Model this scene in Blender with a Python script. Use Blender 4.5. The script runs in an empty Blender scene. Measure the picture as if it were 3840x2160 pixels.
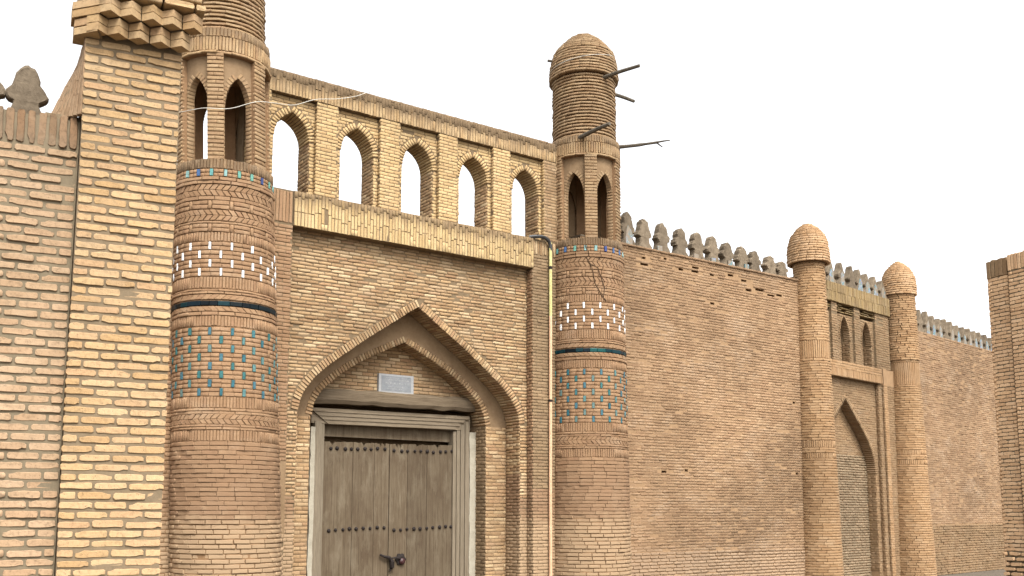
import bpy, bmesh, math, random
import numpy as np
from mathutils import Matrix, Vector
rng = random.Random(7)
SC = bpy.context.scene
COL = SC.collection

# ------------------------------------------------------------------ camera, sky, sun, exposure
EYE, PITCH = 1.6, math.atan(485 / 3750)
cam_d = bpy.data.cameras.new('camera'); cam = bpy.data.objects.new('camera', cam_d); COL.objects.link(cam)
cam_d.sensor_width = 36.0; cam_d.lens = 36.0 * 3750 / 3840; cam_d.shift_y = 360 / 3840
cam_d.clip_start = 0.05; cam_d.clip_end = 4000
cam.location = (0, 0, EYE); cam.rotation_euler = (math.pi / 2 + PITCH, 0, 0)
SC.camera = cam

SUN_EL, SUN_AZ = math.radians(52), math.radians(154)      # azimuth clockwise from +Y: the light comes from behind the camera, right
world = bpy.data.worlds.new('World'); SC.world = world; world.use_nodes = True
wn = world.node_tree; bg = wn.nodes['Background']
sky = wn.nodes.new('ShaderNodeTexSky'); sky.sky_type = 'NISHITA'; sky.sun_disc = False
sky.sun_elevation = SUN_EL; sky.sun_rotation = SUN_AZ
sky.air_density = 1.0; sky.dust_density = 4.0; sky.ozone_density = 1.0
hs = wn.nodes.new('ShaderNodeHueSaturation'); hs.inputs['Saturation'].default_value = 0.08; hs.inputs['Value'].default_value = 1.0
wn.links.new(sky.outputs[0], hs.inputs['Color']); wn.links.new(hs.outputs[0], bg.inputs[0])
bg.inputs[1].default_value = 0.15
sun_d = bpy.data.lights.new('sun', 'SUN'); sun = bpy.data.objects.new('sun', sun_d); COL.objects.link(sun)
sun_d.energy = 1.2; sun_d.angle = math.radians(22); sun_d.color = (1.0, 0.95, 0.86)
_sd = Vector((math.sin(SUN_AZ) * math.cos(SUN_EL), math.cos(SUN_AZ) * math.cos(SUN_EL), math.sin(SUN_EL)))
sun.rotation_euler = _sd.to_track_quat('Z', 'Y').to_euler(); sun.location = (0, -10, 30)
vs = SC.view_settings
vs.view_transform = 'Standard'; vs.look = 'None'; vs.gamma = 1.0; vs.use_curve_mapping = False
vs.exposure = 1.6

# ------------------------------------------------------------------ materials
def mat_base(name):
    m = bpy.data.materials.new(name); m.use_nodes = True
    return m, m.node_tree.nodes, m.node_tree.links, m.node_tree.nodes['Principled BSDF']
def N(nt, t, **kw):
    n = nt.new(t)
    for k, v in kw.items():
        if k.startswith('i_'): n.inputs[k[2:]].default_value = v
        else: setattr(n, k, v)
    return n
def math_n(nt, lk, op, a, b=None, clamp=False):
    n = nt.new('ShaderNodeMath'); n.operation = op; n.use_clamp = clamp
    for i, x in enumerate((a, b)):
        if x is None: continue
        if isinstance(x, (int, float)): n.inputs[i].default_value = x
        else: lk.new(x, n.inputs[i])
    return n.outputs[0]
def mixc(nt, lk, f, a, b, mode='MIX'):
    n = nt.new('ShaderNodeMixRGB'); n.blend_type = mode
    for i, x in zip(('Fac', 'Color1', 'Color2'), (f, a, b)):
        if isinstance(x, (int, float)): n.inputs[i].default_value = x
        elif isinstance(x, tuple): n.inputs[i].default_value = (*x, 1)
        else: lk.new(x, n.inputs[i])
    return n.outputs[0]
def noise(nt, lk, pos, scale, detail=4, rough=.6, stretch=None):
    if stretch:
        mp = nt.new('ShaderNodeMapping'); mp.inputs['Scale'].default_value = stretch
        lk.new(pos, mp.inputs['Vector']); pos = mp.outputs[0]
    n = nt.new('ShaderNodeTexNoise'); n.inputs['Scale'].default_value = scale
    n.inputs['Detail'].default_value = detail; n.inputs['Roughness'].default_value = rough
    lk.new(pos, n.inputs['Vector']); return n.outputs[0]
def ramp(nt, lk, f, stops, interp='LINEAR'):
    n = nt.new('ShaderNodeValToRGB'); n.color_ramp.interpolation = interp
    e = n.color_ramp.elements
    while len(e) < len(stops): e.new(.5)
    for el, (p, c) in zip(e, stops): el.position = p; el.color = (*c, 1)
    lk.new(f, n.inputs[0]); return n.outputs[0]
MATS = {}
# reflectance levels (applied to every colour a material is given)
LEVEL = dict(brick_pier=(.51, .48, .45), brick_side=(.605, .59, .57), brick_gate=(.515, .48, .445), brick_arcade=(.58, .55, .50), brick_band=(.54, .52, .48), brick_coping=(.50, .48, .45), brick_tower=(.585, .575, .555),
             brick_tower_top=(.50, .485, .46), brick_tower_ring=(.54, .525, .49), brick_city=(.535, .50, .475), brick_column=(.59, .56, .52), brick_portal=(.46, .45, .43), brick_right=(1.12, 1.08, 1.04),
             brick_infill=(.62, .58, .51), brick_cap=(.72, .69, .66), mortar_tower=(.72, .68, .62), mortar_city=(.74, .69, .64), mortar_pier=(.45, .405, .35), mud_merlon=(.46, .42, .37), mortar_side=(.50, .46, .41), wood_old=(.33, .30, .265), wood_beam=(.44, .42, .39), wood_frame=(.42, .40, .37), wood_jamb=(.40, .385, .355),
             lime_plaster=(.46, .45, .43), cable_white=(.62, .61, .58), pipe_yellow=(.7,) * 3, pipe_copper=(.75,) * 3, iron=(.45, .45, .45), iron_red=(.22, .16, .16), rubber_black=(1, 1, 1), plaque_pale=(.42,) * 3, plaque_slate=(.6,) * 3, ground_earth=(.28, .26, .24),
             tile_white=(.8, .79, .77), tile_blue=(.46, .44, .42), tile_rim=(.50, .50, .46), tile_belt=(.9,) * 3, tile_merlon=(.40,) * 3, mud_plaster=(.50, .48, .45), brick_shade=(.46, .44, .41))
def lev(name, c): k = LEVEL.get(name, (.48, .47, .45)); return tuple(min(1, a * b) for a, b in zip(c, k))
def brick_mat(name, cols, stain=(.33, .26, .18), stain_amt=.45, stain_scale=.9, fine=.25, top=None, bump=.3, low=None, streak=0, pale=.22, zone=.16):
    """cols: 4 colours spread over the random value of a brick; top=(z0, z1, colour): ragged weathering near an upper edge"""
    cols = [lev(name, c) for c in cols]; stain = lev(name, stain)
    m, nt, lk, bs = mat_base(name)
    geo = N(nt, 'ShaderNodeNewGeometry'); oi = N(nt, 'ShaderNodeObjectInfo')
    pos = geo.outputs['Position']
    r = math_n(nt, lk, 'FRACT', math_n(nt, lk, 'ADD', geo.outputs['Random Per Island'], oi.outputs['Random']))
    k = len(cols)
    c = ramp(nt, lk, r, [(i / (k - 1), cc) for i, cc in enumerate(cols)])
    big = noise(nt, lk, pos, stain_scale, 5, .62)
    f = ramp(nt, lk, big, [(.42, (0, 0, 0)), (.68, (1, 1, 1))])
    c = mixc(nt, lk, math_n(nt, lk, 'MULTIPLY', f, stain_amt), c, stain)
    if streak:
        st = noise(nt, lk, pos, 3.0, 3, .6, (2.2, 2.2, .22))
        f = ramp(nt, lk, st, [(.5, (0, 0, 0)), (.72, (1, 1, 1))])
        c = mixc(nt, lk, math_n(nt, lk, 'MULTIPLY', f, streak), c, stain)
    fn = noise(nt, lk, pos, 38, 5, .7)
    sp = ramp(nt, lk, fn, [(.25, (1 - fine * 1.6,) * 3), (.5, (1, 1, 1)), (.8, (1 + fine * .5,) * 3)])
    c = mixc(nt, lk, 1.0, c, sp, 'MULTIPLY')
    zn = noise(nt, lk, pos, .33, 3, .5)
    c = mixc(nt, lk, 1.0, c, ramp(nt, lk, zn, [(.32, (1 - zone,) * 3), (.66, (1 + zone * .5,) * 3)]), 'MULTIPLY')
    pit = noise(nt, lk, pos, 75, 2, .5)
    c = mixc(nt, lk, math_n(nt, lk, 'MULTIPLY', ramp(nt, lk, pit, [(.66, (0, 0, 0)), (.73, (1, 1, 1))]), .45), c, tuple(x * .35 for x in stain))
    if pale:
        pn = noise(nt, lk, pos, stain_scale * 1.7, 6, .7, (1, 1, 1.6))
        c = mixc(nt, lk, math_n(nt, lk, 'MULTIPLY', ramp(nt, lk, pn, [(.52, (0, 0, 0)), (.70, (1, 1, 1))]), pale), c, lev(name, (.70, .57, .42)))
    if top or low:
        sx = N(nt, 'ShaderNodeSeparateXYZ'); lk.new(pos, sx.inputs[0])
    for lim in ([top] if top else []) + (low if isinstance(low, list) else [low] if low else []):
        z0, z1, tc, amt = lim; tc = lev(name, tc)
        rag = noise(nt, lk, pos, 5.5, 4, .7, (1, 1, .25))
        isl = math_n(nt, lk, 'MULTIPLY', math_n(nt, lk, 'SUBTRACT', r, .5), .55 * abs(z1 - z0))
        zz = math_n(nt, lk, 'ADD', math_n(nt, lk, 'ADD', sx.outputs[2], isl), math_n(nt, lk, 'MULTIPLY', math_n(nt, lk, 'SUBTRACT', rag, .5), 1.5 * abs(z1 - z0)))
        mr = N(nt, 'ShaderNodeMapRange'); mr.inputs['From Min'].default_value = z0; mr.inputs['From Max'].default_value = z1
        lk.new(zz, mr.inputs['Value'])
        c = mixc(nt, lk, math_n(nt, lk, 'MULTIPLY', mr.outputs[0], amt), c, tc)
    lk.new(c, bs.inputs['Base Color']); bs.inputs['Roughness'].default_value = .92
    bs.inputs['Specular IOR Level'].default_value = .2
    b = N(nt, 'ShaderNodeBump', i_Strength=bump, i_Distance=.006); lk.new(math_n(nt, lk, 'SUBTRACT', fn, math_n(nt, lk, 'MULTIPLY', ramp(nt, lk, pit, [(.64, (0, 0, 0)), (.72, (1, 1, 1))]), .8)), b.inputs['Height']); lk.new(b.outputs[0], bs.inputs['Normal'])
    MATS[name] = m; return m
def plain_mat(name, c1, c2, scale=6, rough=.9, stretch=None, bump=.3, dist=.01, spec=.2, rand=0, metal=0):
    c1, c2 = lev(name, c1), lev(name, c2)
    m, nt, lk, bs = mat_base(name)
    geo = N(nt, 'ShaderNodeNewGeometry'); pos = geo.outputs['Position']
    a = noise(nt, lk, pos, scale, 6, .65, stretch); bnz = noise(nt, lk, pos, scale * 6, 4, .7, stretch)
    f = math_n(nt, lk, 'ADD', math_n(nt, lk, 'MULTIPLY', a, .65), math_n(nt, lk, 'MULTIPLY', bnz, .35))
    c = ramp(nt, lk, f, [(.34, c1), (.64, c2)])
    if rand:
        oi = N(nt, 'ShaderNodeObjectInfo')
        r = math_n(nt, lk, 'FRACT', math_n(nt, lk, 'ADD', geo.outputs['Random Per Island'], oi.outputs['Random']))
        hv = N(nt, 'ShaderNodeHueSaturation'); lk.new(c, hv.inputs['Color'])
        lk.new(math_n(nt, lk, 'ADD', math_n(nt, lk, 'MULTIPLY', r, rand), 1 - rand / 2), hv.inputs['Value']); c = hv.outputs[0]
    lk.new(c, bs.inputs['Base Color']); bs.inputs['Roughness'].default_value = rough
    bs.inputs['Specular IOR Level'].default_value = spec; bs.inputs['Metallic'].default_value = metal
    b = N(nt, 'ShaderNodeBump', i_Strength=bump, i_Distance=dist); lk.new(f, b.inputs['Height']); lk.new(b.outputs[0], bs.inputs['Normal'])
    MATS[name] = m; return m
def tile_mat(name, cols, rough=.22):
    cols = [lev(name, c) for c in cols]
    m, nt, lk, bs = mat_base(name)
    geo = N(nt, 'ShaderNodeNewGeometry'); oi = N(nt, 'ShaderNodeObjectInfo')
    r = math_n(nt, lk, 'FRACT', math_n(nt, lk, 'ADD', geo.outputs['Random Per Island'], oi.outputs['Random']))
    c = ramp(nt, lk, r, [(i / len(cols), cc) for i, cc in enumerate(cols)], 'CONSTANT')
    nz = noise(nt, lk, geo.outputs['Position'], 30, 4, .7)
    c = mixc(nt, lk, 1.0, c, ramp(nt, lk, nz, [(.3, (.55,) * 3), (.6, (1.05,) * 3)]), 'MULTIPLY')
    lk.new(c, bs.inputs['Base Color']); bs.inputs['Roughness'].default_value = rough; bs.inputs['Specular IOR Level'].default_value = .12
    MATS[name] = m; return m

brick_mat('brick_pier', [(.60, .40, .20), (.72, .51, .27), (.76, .56, .32), (.66, .44, .25), (.78, .60, .35)], (.55, .40, .25), .40, 2.2, .24, bump=.5)
brick_mat('brick_side', [(.50, .33, .20), (.56, .39, .245), (.60, .43, .28), (.51, .345, .21), (.57, .40, .25)], (.36, .25, .15), .5, 1.6, .28, top=(4.0, 4.35, (.30, .20, .12), .55))
brick_mat('brick_side_coping', [(.38, .23, .13), (.46, .29, .17), (.42, .29, .19), (.34, .22, .13)], (.30, .23, .16), .6, 3.0, .3)
brick_mat('brick_gate', [(.40, .26, .14), (.62, .43, .24), (.84, .67, .43), (.52, .33, .19), (.74, .53, .30), (.46, .30, .17), (.80, .62, .38)], (.36, .25, .14), .65, .8, .28)
brick_mat('brick_arcade', [(.58, .40, .21), (.68, .50, .27), (.74, .56, .32), (.62, .43, .23)], (.42, .30, .17), .4, 1.2, .25)
brick_mat('brick_band', [(.60, .43, .22), (.72, .54, .29), (.76, .58, .33), (.66, .47, .25)], (.45, .33, .18), .3, 1.2, .22, top=(7.08, 7.30, (.26, .18, .11), .85))
brick_mat('brick_coping', [(.56, .38, .20), (.68, .49, .27), (.74, .55, .32), (.60, .41, .22)], (.36, .26, .16), .4, 1.5, .25, top=(9.24, 9.42, (.22, .155, .095), .9))
brick_mat('brick_tower', [(.36, .215, .12), (.41, .25, .14), (.45, .285, .165), (.38, .225, .13)], (.32, .205, .12), .35, .9, .22, low=[(3.0, 2.3, (.34, .215, .13), .6), (1.65, 1.35, (.52, .37, .23), .8)])
brick_mat('brick_tower_top', [(.42, .27, .15), (.50, .34, .19), (.56, .40, .24), (.45, .29, .165)], (.30, .20, .12), .4, 1.2, .25)
brick_mat('brick_tower_ring', [(.44, .28, .15), (.53, .36, .20), (.58, .41, .24), (.47, .30, .17)], (.32, .22, .13), .35, 1.5, .25, top=(9.38, 9.62, (.25, .175, .11), .85))
brick_mat('brick_ledge', [(.30, .20, .12), (.36, .24, .14), (.27, .185, .11), (.42, .28, .16)], (.22, .155, .10), .6, 2.5, .3)
brick_mat('brick_city', [(.37, .24, .14), (.45, .30, .18), (.54, .385, .24), (.40, .26, .155), (.48, .33, .20), (.39, .255, .15), (.51, .36, .22)], (.31, .21, .125), .5, .55, .25, low=(.95, .6, (.60, .46, .32), .5), streak=.6, pale=.35, top=(6.9, 7.9, (.27, .18, .105), .55), zone=.30)
brick_mat('brick_column', [(.44, .275, .145), (.50, .325, .18), (.54, .365, .21), (.46, .29, .16)], (.36, .23, .13), .4, .9, .2)
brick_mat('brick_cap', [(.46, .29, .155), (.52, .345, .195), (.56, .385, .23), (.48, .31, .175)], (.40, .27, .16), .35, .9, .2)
brick_mat('brick_portal', [(.40, .255, .14), (.46, .305, .17), (.50, .34, .20), (.43, .27, .15)], (.30, .205, .12), .5, .9, .25)
brick_mat('brick_weathered', [(.42, .29, .13), (.47, .34, .17), (.38, .26, .13), (.50, .38, .21)], (.28, .20, .11), .6, 1.6, .3)
brick_mat('brick_infill', [(.27, .21, .145), (.34, .27, .19), (.40, .31, .22), (.30, .23, .16)], (.24, .19, .135), .6, 1.4, .3)
brick_mat('brick_right', [(.42, .27, .155), (.52, .35, .205), (.57, .40, .25), (.46, .30, .17)], (.38, .26, .16), .45, 1.5, .25)
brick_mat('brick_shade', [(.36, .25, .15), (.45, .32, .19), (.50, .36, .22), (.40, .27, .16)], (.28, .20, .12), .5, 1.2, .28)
plain_mat('mortar_pier', (.27, .225, .16), (.40, .33, .24), 14, rough=.95)
plain_mat('mortar_side', (.24, .21, .155), (.34, .29, .21), 14, rough=.95)
plain_mat('mortar_gate', (.22, .155, .09), (.34, .25, .155), 8, rough=.95)
plain_mat('mortar_tower', (.22, .135, .075), (.30, .19, .11), 7, rough=.95)
plain_mat('mortar_city', (.27, .18, .105), (.36, .25, .15), 4, rough=.95)
plain_mat('mud_plaster', (.30, .20, .115), (.44, .31, .19), 3.5, rough=.95, bump=.5)
plain_mat('mud_merlon', (.17, .14, .105), (.38, .325, .255), 7, rough=.95, bump=.8, dist=.02, rand=.35)
def old_wood(name):
    m, nt, lk, bs = mat_base(name); geo = N(nt, 'ShaderNodeNewGeometry'); oi = N(nt, 'ShaderNodeObjectInfo'); pos = geo.outputs['Position']
    a = noise(nt, lk, pos, 4, 6, .65, (7, 7, .28)); b2 = noise(nt, lk, pos, 22, 4, .7, (7, 7, .2)); big = noise(nt, lk, pos, 1.6, 5, .65, (1, 1, .7)); mid = noise(nt, lk, pos, 3.2, 5, .7, (1.6, 1.6, .5))
    f = math_n(nt, lk, 'ADD', math_n(nt, lk, 'MULTIPLY', a, .6), math_n(nt, lk, 'MULTIPLY', b2, .4))
    c = ramp(nt, lk, f, [(.32, (.045, .031, .017)), (.48, (.086, .063, .039)), (.66, (.122, .096, .063))])
    c = mixc(nt, lk, math_n(nt, lk, 'MULTIPLY', ramp(nt, lk, big, [(.42, (0, 0, 0)), (.66, (1, 1, 1))]), .55), c, (.050, .031, .017))
    c = mixc(nt, lk, math_n(nt, lk, 'MULTIPLY', ramp(nt, lk, mid, [(.52, (0, 0, 0)), (.70, (1, 1, 1))]), .5), c, (.155, .128, .088))
    hv = N(nt, 'ShaderNodeHueSaturation'); lk.new(c, hv.inputs['Color']); lk.new(math_n(nt, lk, 'ADD', math_n(nt, lk, 'MULTIPLY', oi.outputs['Random'], .2), .92), hv.inputs['Value'])
    lk.new(hv.outputs[0], bs.inputs['Base Color']); bs.inputs['Roughness'].default_value = .85; bs.inputs['Specular IOR Level'].default_value = .2
    b = N(nt, 'ShaderNodeBump', i_Strength=.8, i_Distance=.01); lk.new(f, b.inputs['Height']); lk.new(b.outputs[0], bs.inputs['Normal']); MATS[name] = m
old_wood('wood_old')
plain_mat('wood_beam', (.17, .125, .08), (.36, .285, .20), 5, rough=.85, stretch=(.5, .5, 7), bump=.5, rand=.2)
plain_mat('wood_frame', (.28, .22, .15), (.48, .40, .30), 5, rough=.8, stretch=(.5, .5, 7), bump=.5, rand=.12)
plain_mat('wood_jamb', (.26, .21, .15), (.46, .39, .30), 5, rough=.8, stretch=(7, 7, .4), bump=.5, rand=.12)
plain_mat('wood_pole', (.10, .085, .065), (.24, .205, .16), 9, rough=.85)
plain_mat('lime_plaster', (.55, .50, .40), (.74, .69, .57), 9, rough=.95, bump=.5)
plain_mat('iron', (.025, .02, .018), (.06, .045, .04), 30, rough=.6, spec=.12)
plain_mat('iron_red', (.09, .02, .022), (.16, .035, .04), 30, rough=.5, spec=.5)
plain_mat('pipe_yellow', (.50, .44, .14), (.66, .60, .28), 6, rough=.45, spec=.5)
plain_mat('pipe_copper', (.62, .36, .20), (.80, .50, .32), 6, rough=.45, spec=.5)
plain_mat('rubber_black', (.015, .015, .015), (.03, .03, .03), 20, rough=.5, spec=.4)
plain_mat('cable_white', (.72, .70, .64), (.82, .80, .75), 20, rough=.6)
plain_mat('plaque_slate', (.20, .22, .24), (.34, .35, .36), 12, rough=.5, spec=.4)
plain_mat('plaque_pale', (.55, .56, .57), (.72, .71, .70), 20, rough=.6)
plain_mat('ground_earth', (.30, .26, .21), (.42, .37, .30), .8, rough=.95)
plain_mat('crack_dark', (.10, .06, .035), (.16, .10, .06), 20, rough=.95)
tile_mat('tile_white', [(.86, .87, .88), (.80, .82, .84), (.90, .90, .90)])
tile_mat('tile_blue', [(.10, .30, .34), (.07, .24, .30), (.17, .37, .38), (.08, .27, .28), (.11, .28, .36), (.22, .36, .35)])
tile_mat('tile_rim', [(.20, .50, .52), (.10, .20, .46), (.36, .60, .62), (.08, .12, .36), (.22, .52, .46)])
tile_mat('tile_belt', [(.003, .008, .010), (.004, .035, .036), (.003, .012, .018), (.008, .065, .062), (.003, .006, .008), (.004, .026, .032)], .3)
def pattern_tile(name):
    m, nt, lk, bs = mat_base(name); geo = N(nt, 'ShaderNodeNewGeometry'); oi = N(nt, 'ShaderNodeObjectInfo')
    v = nt.new('ShaderNodeTexVoronoi'); v.inputs['Scale'].default_value = 13; lk.new(geo.outputs['Position'], v.inputs['Vector'])
    c = ramp(nt, lk, v.outputs['Distance'], [(.0, (.03, .05, .20)), (.22, (.05, .08, .28)), (.30, (.26, .28, .29)), (.46, (.22, .26, .29)), (.52, (.05, .14, .16)), (.8, (.11, .17, .18))])
    nz = noise(nt, lk, geo.outputs['Position'], 9, 5, .7)
    c = mixc(nt, lk, ramp(nt, lk, math_n(nt, lk, 'ADD', nz, math_n(nt, lk, 'MULTIPLY', math_n(nt, lk, 'SUBTRACT', oi.outputs['Random'], .5), .25)), [(.42, (0, 0, 0)), (.56, (1, 1, 1))]), c, (.19, .155, .115))
    lk.new(c, bs.inputs['Base Color']); bs.inputs['Roughness'].default_value = .4; bs.inputs['Specular IOR Level'].default_value = .2; MATS[name] = m
pattern_tile('tile_merlon')

# ------------------------------------------------------------------ frames of reference
class Frame:
    """s runs along a wall to the right, n out of it towards the street, z up"""
    def __init__(self, o, d, n): self.o, self.d, self.n = np.array(o, float), np.array(d, float), np.array(n, float)
    def w(self, s, n, z): return self.o + self.d * s + self.n * n + np.array((0, 0, z))
def frame_az(o, a): a = math.radians(a); return Frame(o, (math.sin(a), math.cos(a), 0), (math.cos(a), -math.sin(a), 0))
G = frame_az((-3.047, 18.0, 0), 54.289)        # gate and first stretch of city wall
L = frame_az((-2.7213, 7.0, 0), 62.871)        # near pier and wall on the left
B = frame_az((7.667, 25.702, 0), 46.682)       # second portal and second stretch of wall
R = Frame((8.4639, 18.0, 0), (.4115, -.9114, 0), (-.9114, -.4115, 0))   # pier at the right edge
UP = np.array((0, 0, 1.0)); GRD = -.27
CAM = np.array((0, 0, EYE))
def project(P):
    q = np.asarray(P) - CAM; c, s = math.cos(PITCH), math.sin(PITCH)
    f = q[1] * c + q[2] * s
    if f < .1: return None
    return 1920 + 3750 * q[0] / f, 1440 - 3750 * (-q[1] * s + q[2] * c) / f, f

# ------------------------------------------------------------------ mesh helpers
def new_mesh(name, V, Fc, smooth=False):
    me = bpy.data.meshes.new(name); me.from_pydata([tuple(map(float, v)) for v in V], [], Fc); me.update()
    bm = bmesh.new(); bm.from_mesh(me); bmesh.ops.recalc_face_normals(bm, faces=bm.faces); bm.to_mesh(me); bm.free()
    if smooth: me.polygons.foreach_set('use_smooth', [True] * len(me.polygons))
    return me
def link(name, me, mat, parent=None, mtx=None):
    o = bpy.data.objects.new(name, me); COL.objects.link(o)
    if mat and me and not me.materials: me.materials.append(MATS[mat])
    if parent: o.parent = parent
    if mtx is not None: o.matrix_basis = mtx
    return o
def off(root): return np.array(root.location) if root else np.zeros(3)
def thing(name, label, cat, loc, group=None):
    o = bpy.data.objects.new(name, None); COL.objects.link(o); o.location = tuple(map(float, loc)); o.empty_display_size = .3
    o['label'] = label; o['category'] = cat; o['kind'] = 'thing'
    if group: o['group'] = group
    return o
def part(name, root, V, Fc, mat, smooth=False, kind=None, label=None, base=None):
    b = off(root) if base is None else base
    me = new_mesh(name, [np.asarray(v) - b for v in V], Fc, smooth)
    o = link(name, me, mat, root)
    if kind: o['kind'] = kind
    if label: o['label'] = label
    return o
BOXF = [(0, 1, 2, 3), (7, 6, 5, 4), (0, 4, 5, 1), (1, 5, 6, 2), (2, 6, 7, 3), (3, 7, 4, 0)]
class MB:
    def __init__(self): self.V, self.F = [], []
    def add(self, V, Fc):
        k = len(self.V); self.V += [np.asarray(v, float) for v in V]; self.F += [tuple(i + k for i in f) for f in Fc]; return self
    def box(self, Fr, s0, s1, n0, n1, z0, z1):
        return self.add([Fr.w(s0, n1, z0), Fr.w(s1, n1, z0), Fr.w(s1, n0, z0), Fr.w(s0, n0, z0),
                         Fr.w(s0, n1, z1), Fr.w(s1, n1, z1), Fr.w(s1, n0, z1), Fr.w(s0, n0, z1)],
                        [(3, 2, 1, 0), (4, 5, 6, 7), (0, 1, 5, 4), (1, 2, 6, 5), (2, 3, 7, 6), (3, 0, 4, 7)])
    def strip(self, fmap, ts, zlo, zhi, nf, nb, caps=True):
        """upright slab along ts whose underside follows zlo (so arches and jambs come out as soffits)"""
        k = len(ts); V = []
        for t, a, b in zip(ts, zlo, zhi): V += [fmap(t, nf, a), fmap(t, nf, b), fmap(t, nb, a), fmap(t, nb, b)]
        Fc = []
        for i in range(k - 1):
            p, q = 4 * i, 4 * i + 4
            same = abs(ts[i] - ts[i + 1]) < 1e-9
            if not same: Fc += [(p, q, q + 1, p + 1), (p + 3, q + 3, q + 2, p + 2), (p + 1, q + 1, q + 3, p + 3)]
            Fc.append((p, p + 2, q + 2, q))
        if caps: Fc += [(0, 1, 3, 2), (4 * k - 4, 4 * k - 2, 4 * k - 1, 4 * k - 3)]
        return self.add(V, Fc)
    def lathe(self, c, prof, seg=64, a0=0, a1=2 * math.pi):
        V, Fc = [], []; k = len(prof); full = abs(a1 - a0 - 2 * math.pi) < 1e-6
        for i in range(seg + (0 if full else 1)):
            a = a0 + (a1 - a0) * i / seg
            for r, z in prof: V.append((c[0] + r * math.cos(a), c[1] + r * math.sin(a), z))
        n = len(V) // k
        for i in range(seg):
            j = (i + 1) % n
            for q in range(k - 1): Fc.append((i * k + q, j * k + q, j * k + q + 1, i * k + q + 1))
        return self.add(V, Fc)
    def tube(self, pts, rad, seg=8, cap=True):
        pts = [np.asarray(p, float) for p in pts]; V, Fc = [], []
        rad = rad if hasattr(rad, '__len__') else [rad] * len(pts)
        for i, p in enumerate(pts):
            t = pts[min(i + 1, len(pts) - 1)] - pts[max(i - 1, 0)]; t /= np.linalg.norm(t) + 1e-9
            u = np.cross(t, UP if abs(t[2]) < .9 else np.array((1, 0, 0))); u /= np.linalg.norm(u); v = np.cross(t, u)
            for j in range(seg):
                a = 2 * math.pi * j / seg; V.append(p + rad[i] * (u * math.cos(a) + v * math.sin(a)))
        for i in range(len(pts) - 1):
            for j in range(seg):
                k = (j + 1) % seg; Fc.append((i * seg + j, i * seg + k, (i + 1) * seg + k, (i + 1) * seg + j))
        if cap: Fc += [tuple(range(seg))[::-1], tuple((len(pts) - 1) * seg + j for j in range(seg))]
        return self.add(V, Fc)
    def part(self, name, root, mat, **kw): return part(name, root, self.V, self.F, mat, **kw)

# ------------------------------------------------------------------ bricks
# a brick in unit form: x along its length, front face at y=0, body into the wall (+y), z across its height
def brick_variant(kind, r):
    if kind in ('plain', 'slant_right', 'slant_left'):
        o = [(-.5, -.5), (.5, -.5), (.5, .5), (-.5, .5)]
        sl = {'plain': 0, 'slant_right': .8, 'slant_left': -.8}[kind]; o = [(x + sl * z, z) for x, z in o]
        o = [(x + r.uniform(-.012, .012), z + r.uniform(-.05, .05)) for x, z in o]; ins = (.965, .82)
    else:
        o = []
        e1, e2 = r.choice((.2, .6, 1.2, 2.0)), r.choice((.2, .6, 1.2, 2.0))
        for x in (-.47, -.25, .0, .25, .47): o.append((x if abs(x) < .4 else x + (.02 * e1 if x < 0 else -.02 * e2), -.5 + r.uniform(-.01, .09)))
        o.append((.5, -.28 + r.uniform(-.1, .1))); o.append((.5 + r.uniform(-.012, .006), .25 + r.uniform(-.1, .1)))
        for x in (.47, .25, .0, -.25, -.47): o.append((x if abs(x) < .4 else x + (.02 * e1 if x < 0 else -.02 * e2), .5 - r.uniform(-.01, .09)))
        o.append((-.5 + r.uniform(-.006, .012), .25 + r.uniform(-.1, .1))); o.append((-.5, -.25 + r.uniform(-.1, .1)))
        if r.random() < .45:
            j = r.choice((0, 4, 7, 11)); x, z = o[j]; o[j] = (x * r.uniform(.84, .95), z * r.uniform(.45, .85))
        ins = (.985, .89)
    k = len(o); cx = sum(p[0] for p in o) / k; cz = sum(p[1] for p in o) / k
    V = [(x, 1.0, z) for x, z in o] + [(x, .07 + r.uniform(-.02, .02), z) for x, z in o]
    V += [(cx + (x - cx) * ins[0], r.uniform(-.012, .03), cz + (z - cz) * ins[1]) for x, z in o]
    Fc = [(i, (i + 1) % k, k + (i + 1) % k, k + i) for i in range(k)]
    Fc += [(k + i, k + (i + 1) % k, 2 * k + (i + 1) % k, 2 * k + i) for i in range(k)]
    Fc.append(tuple(2 * k + i for i in range(k)))
    return np.array(V), Fc
_vr = random.Random(3)
VAR = {k_: [brick_variant(k_, _vr) for _ in range(4)] for k_ in ('slant_right', 'slant_left')} | {'plain': [brick_variant('plain', _vr) for _ in range(10)], 'worn': [brick_variant('worn', _vr) for _ in range(26)]}
VMESH = {}
def var_mesh(kind, i, mat):
    key = (kind, i, mat)
    if key not in VMESH:
        me = new_mesh('brick', VAR[kind][i][0], VAR[kind][i][1]); me.materials.append(MATS[mat]); VMESH[key] = me
    return VMESH[key]
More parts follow.
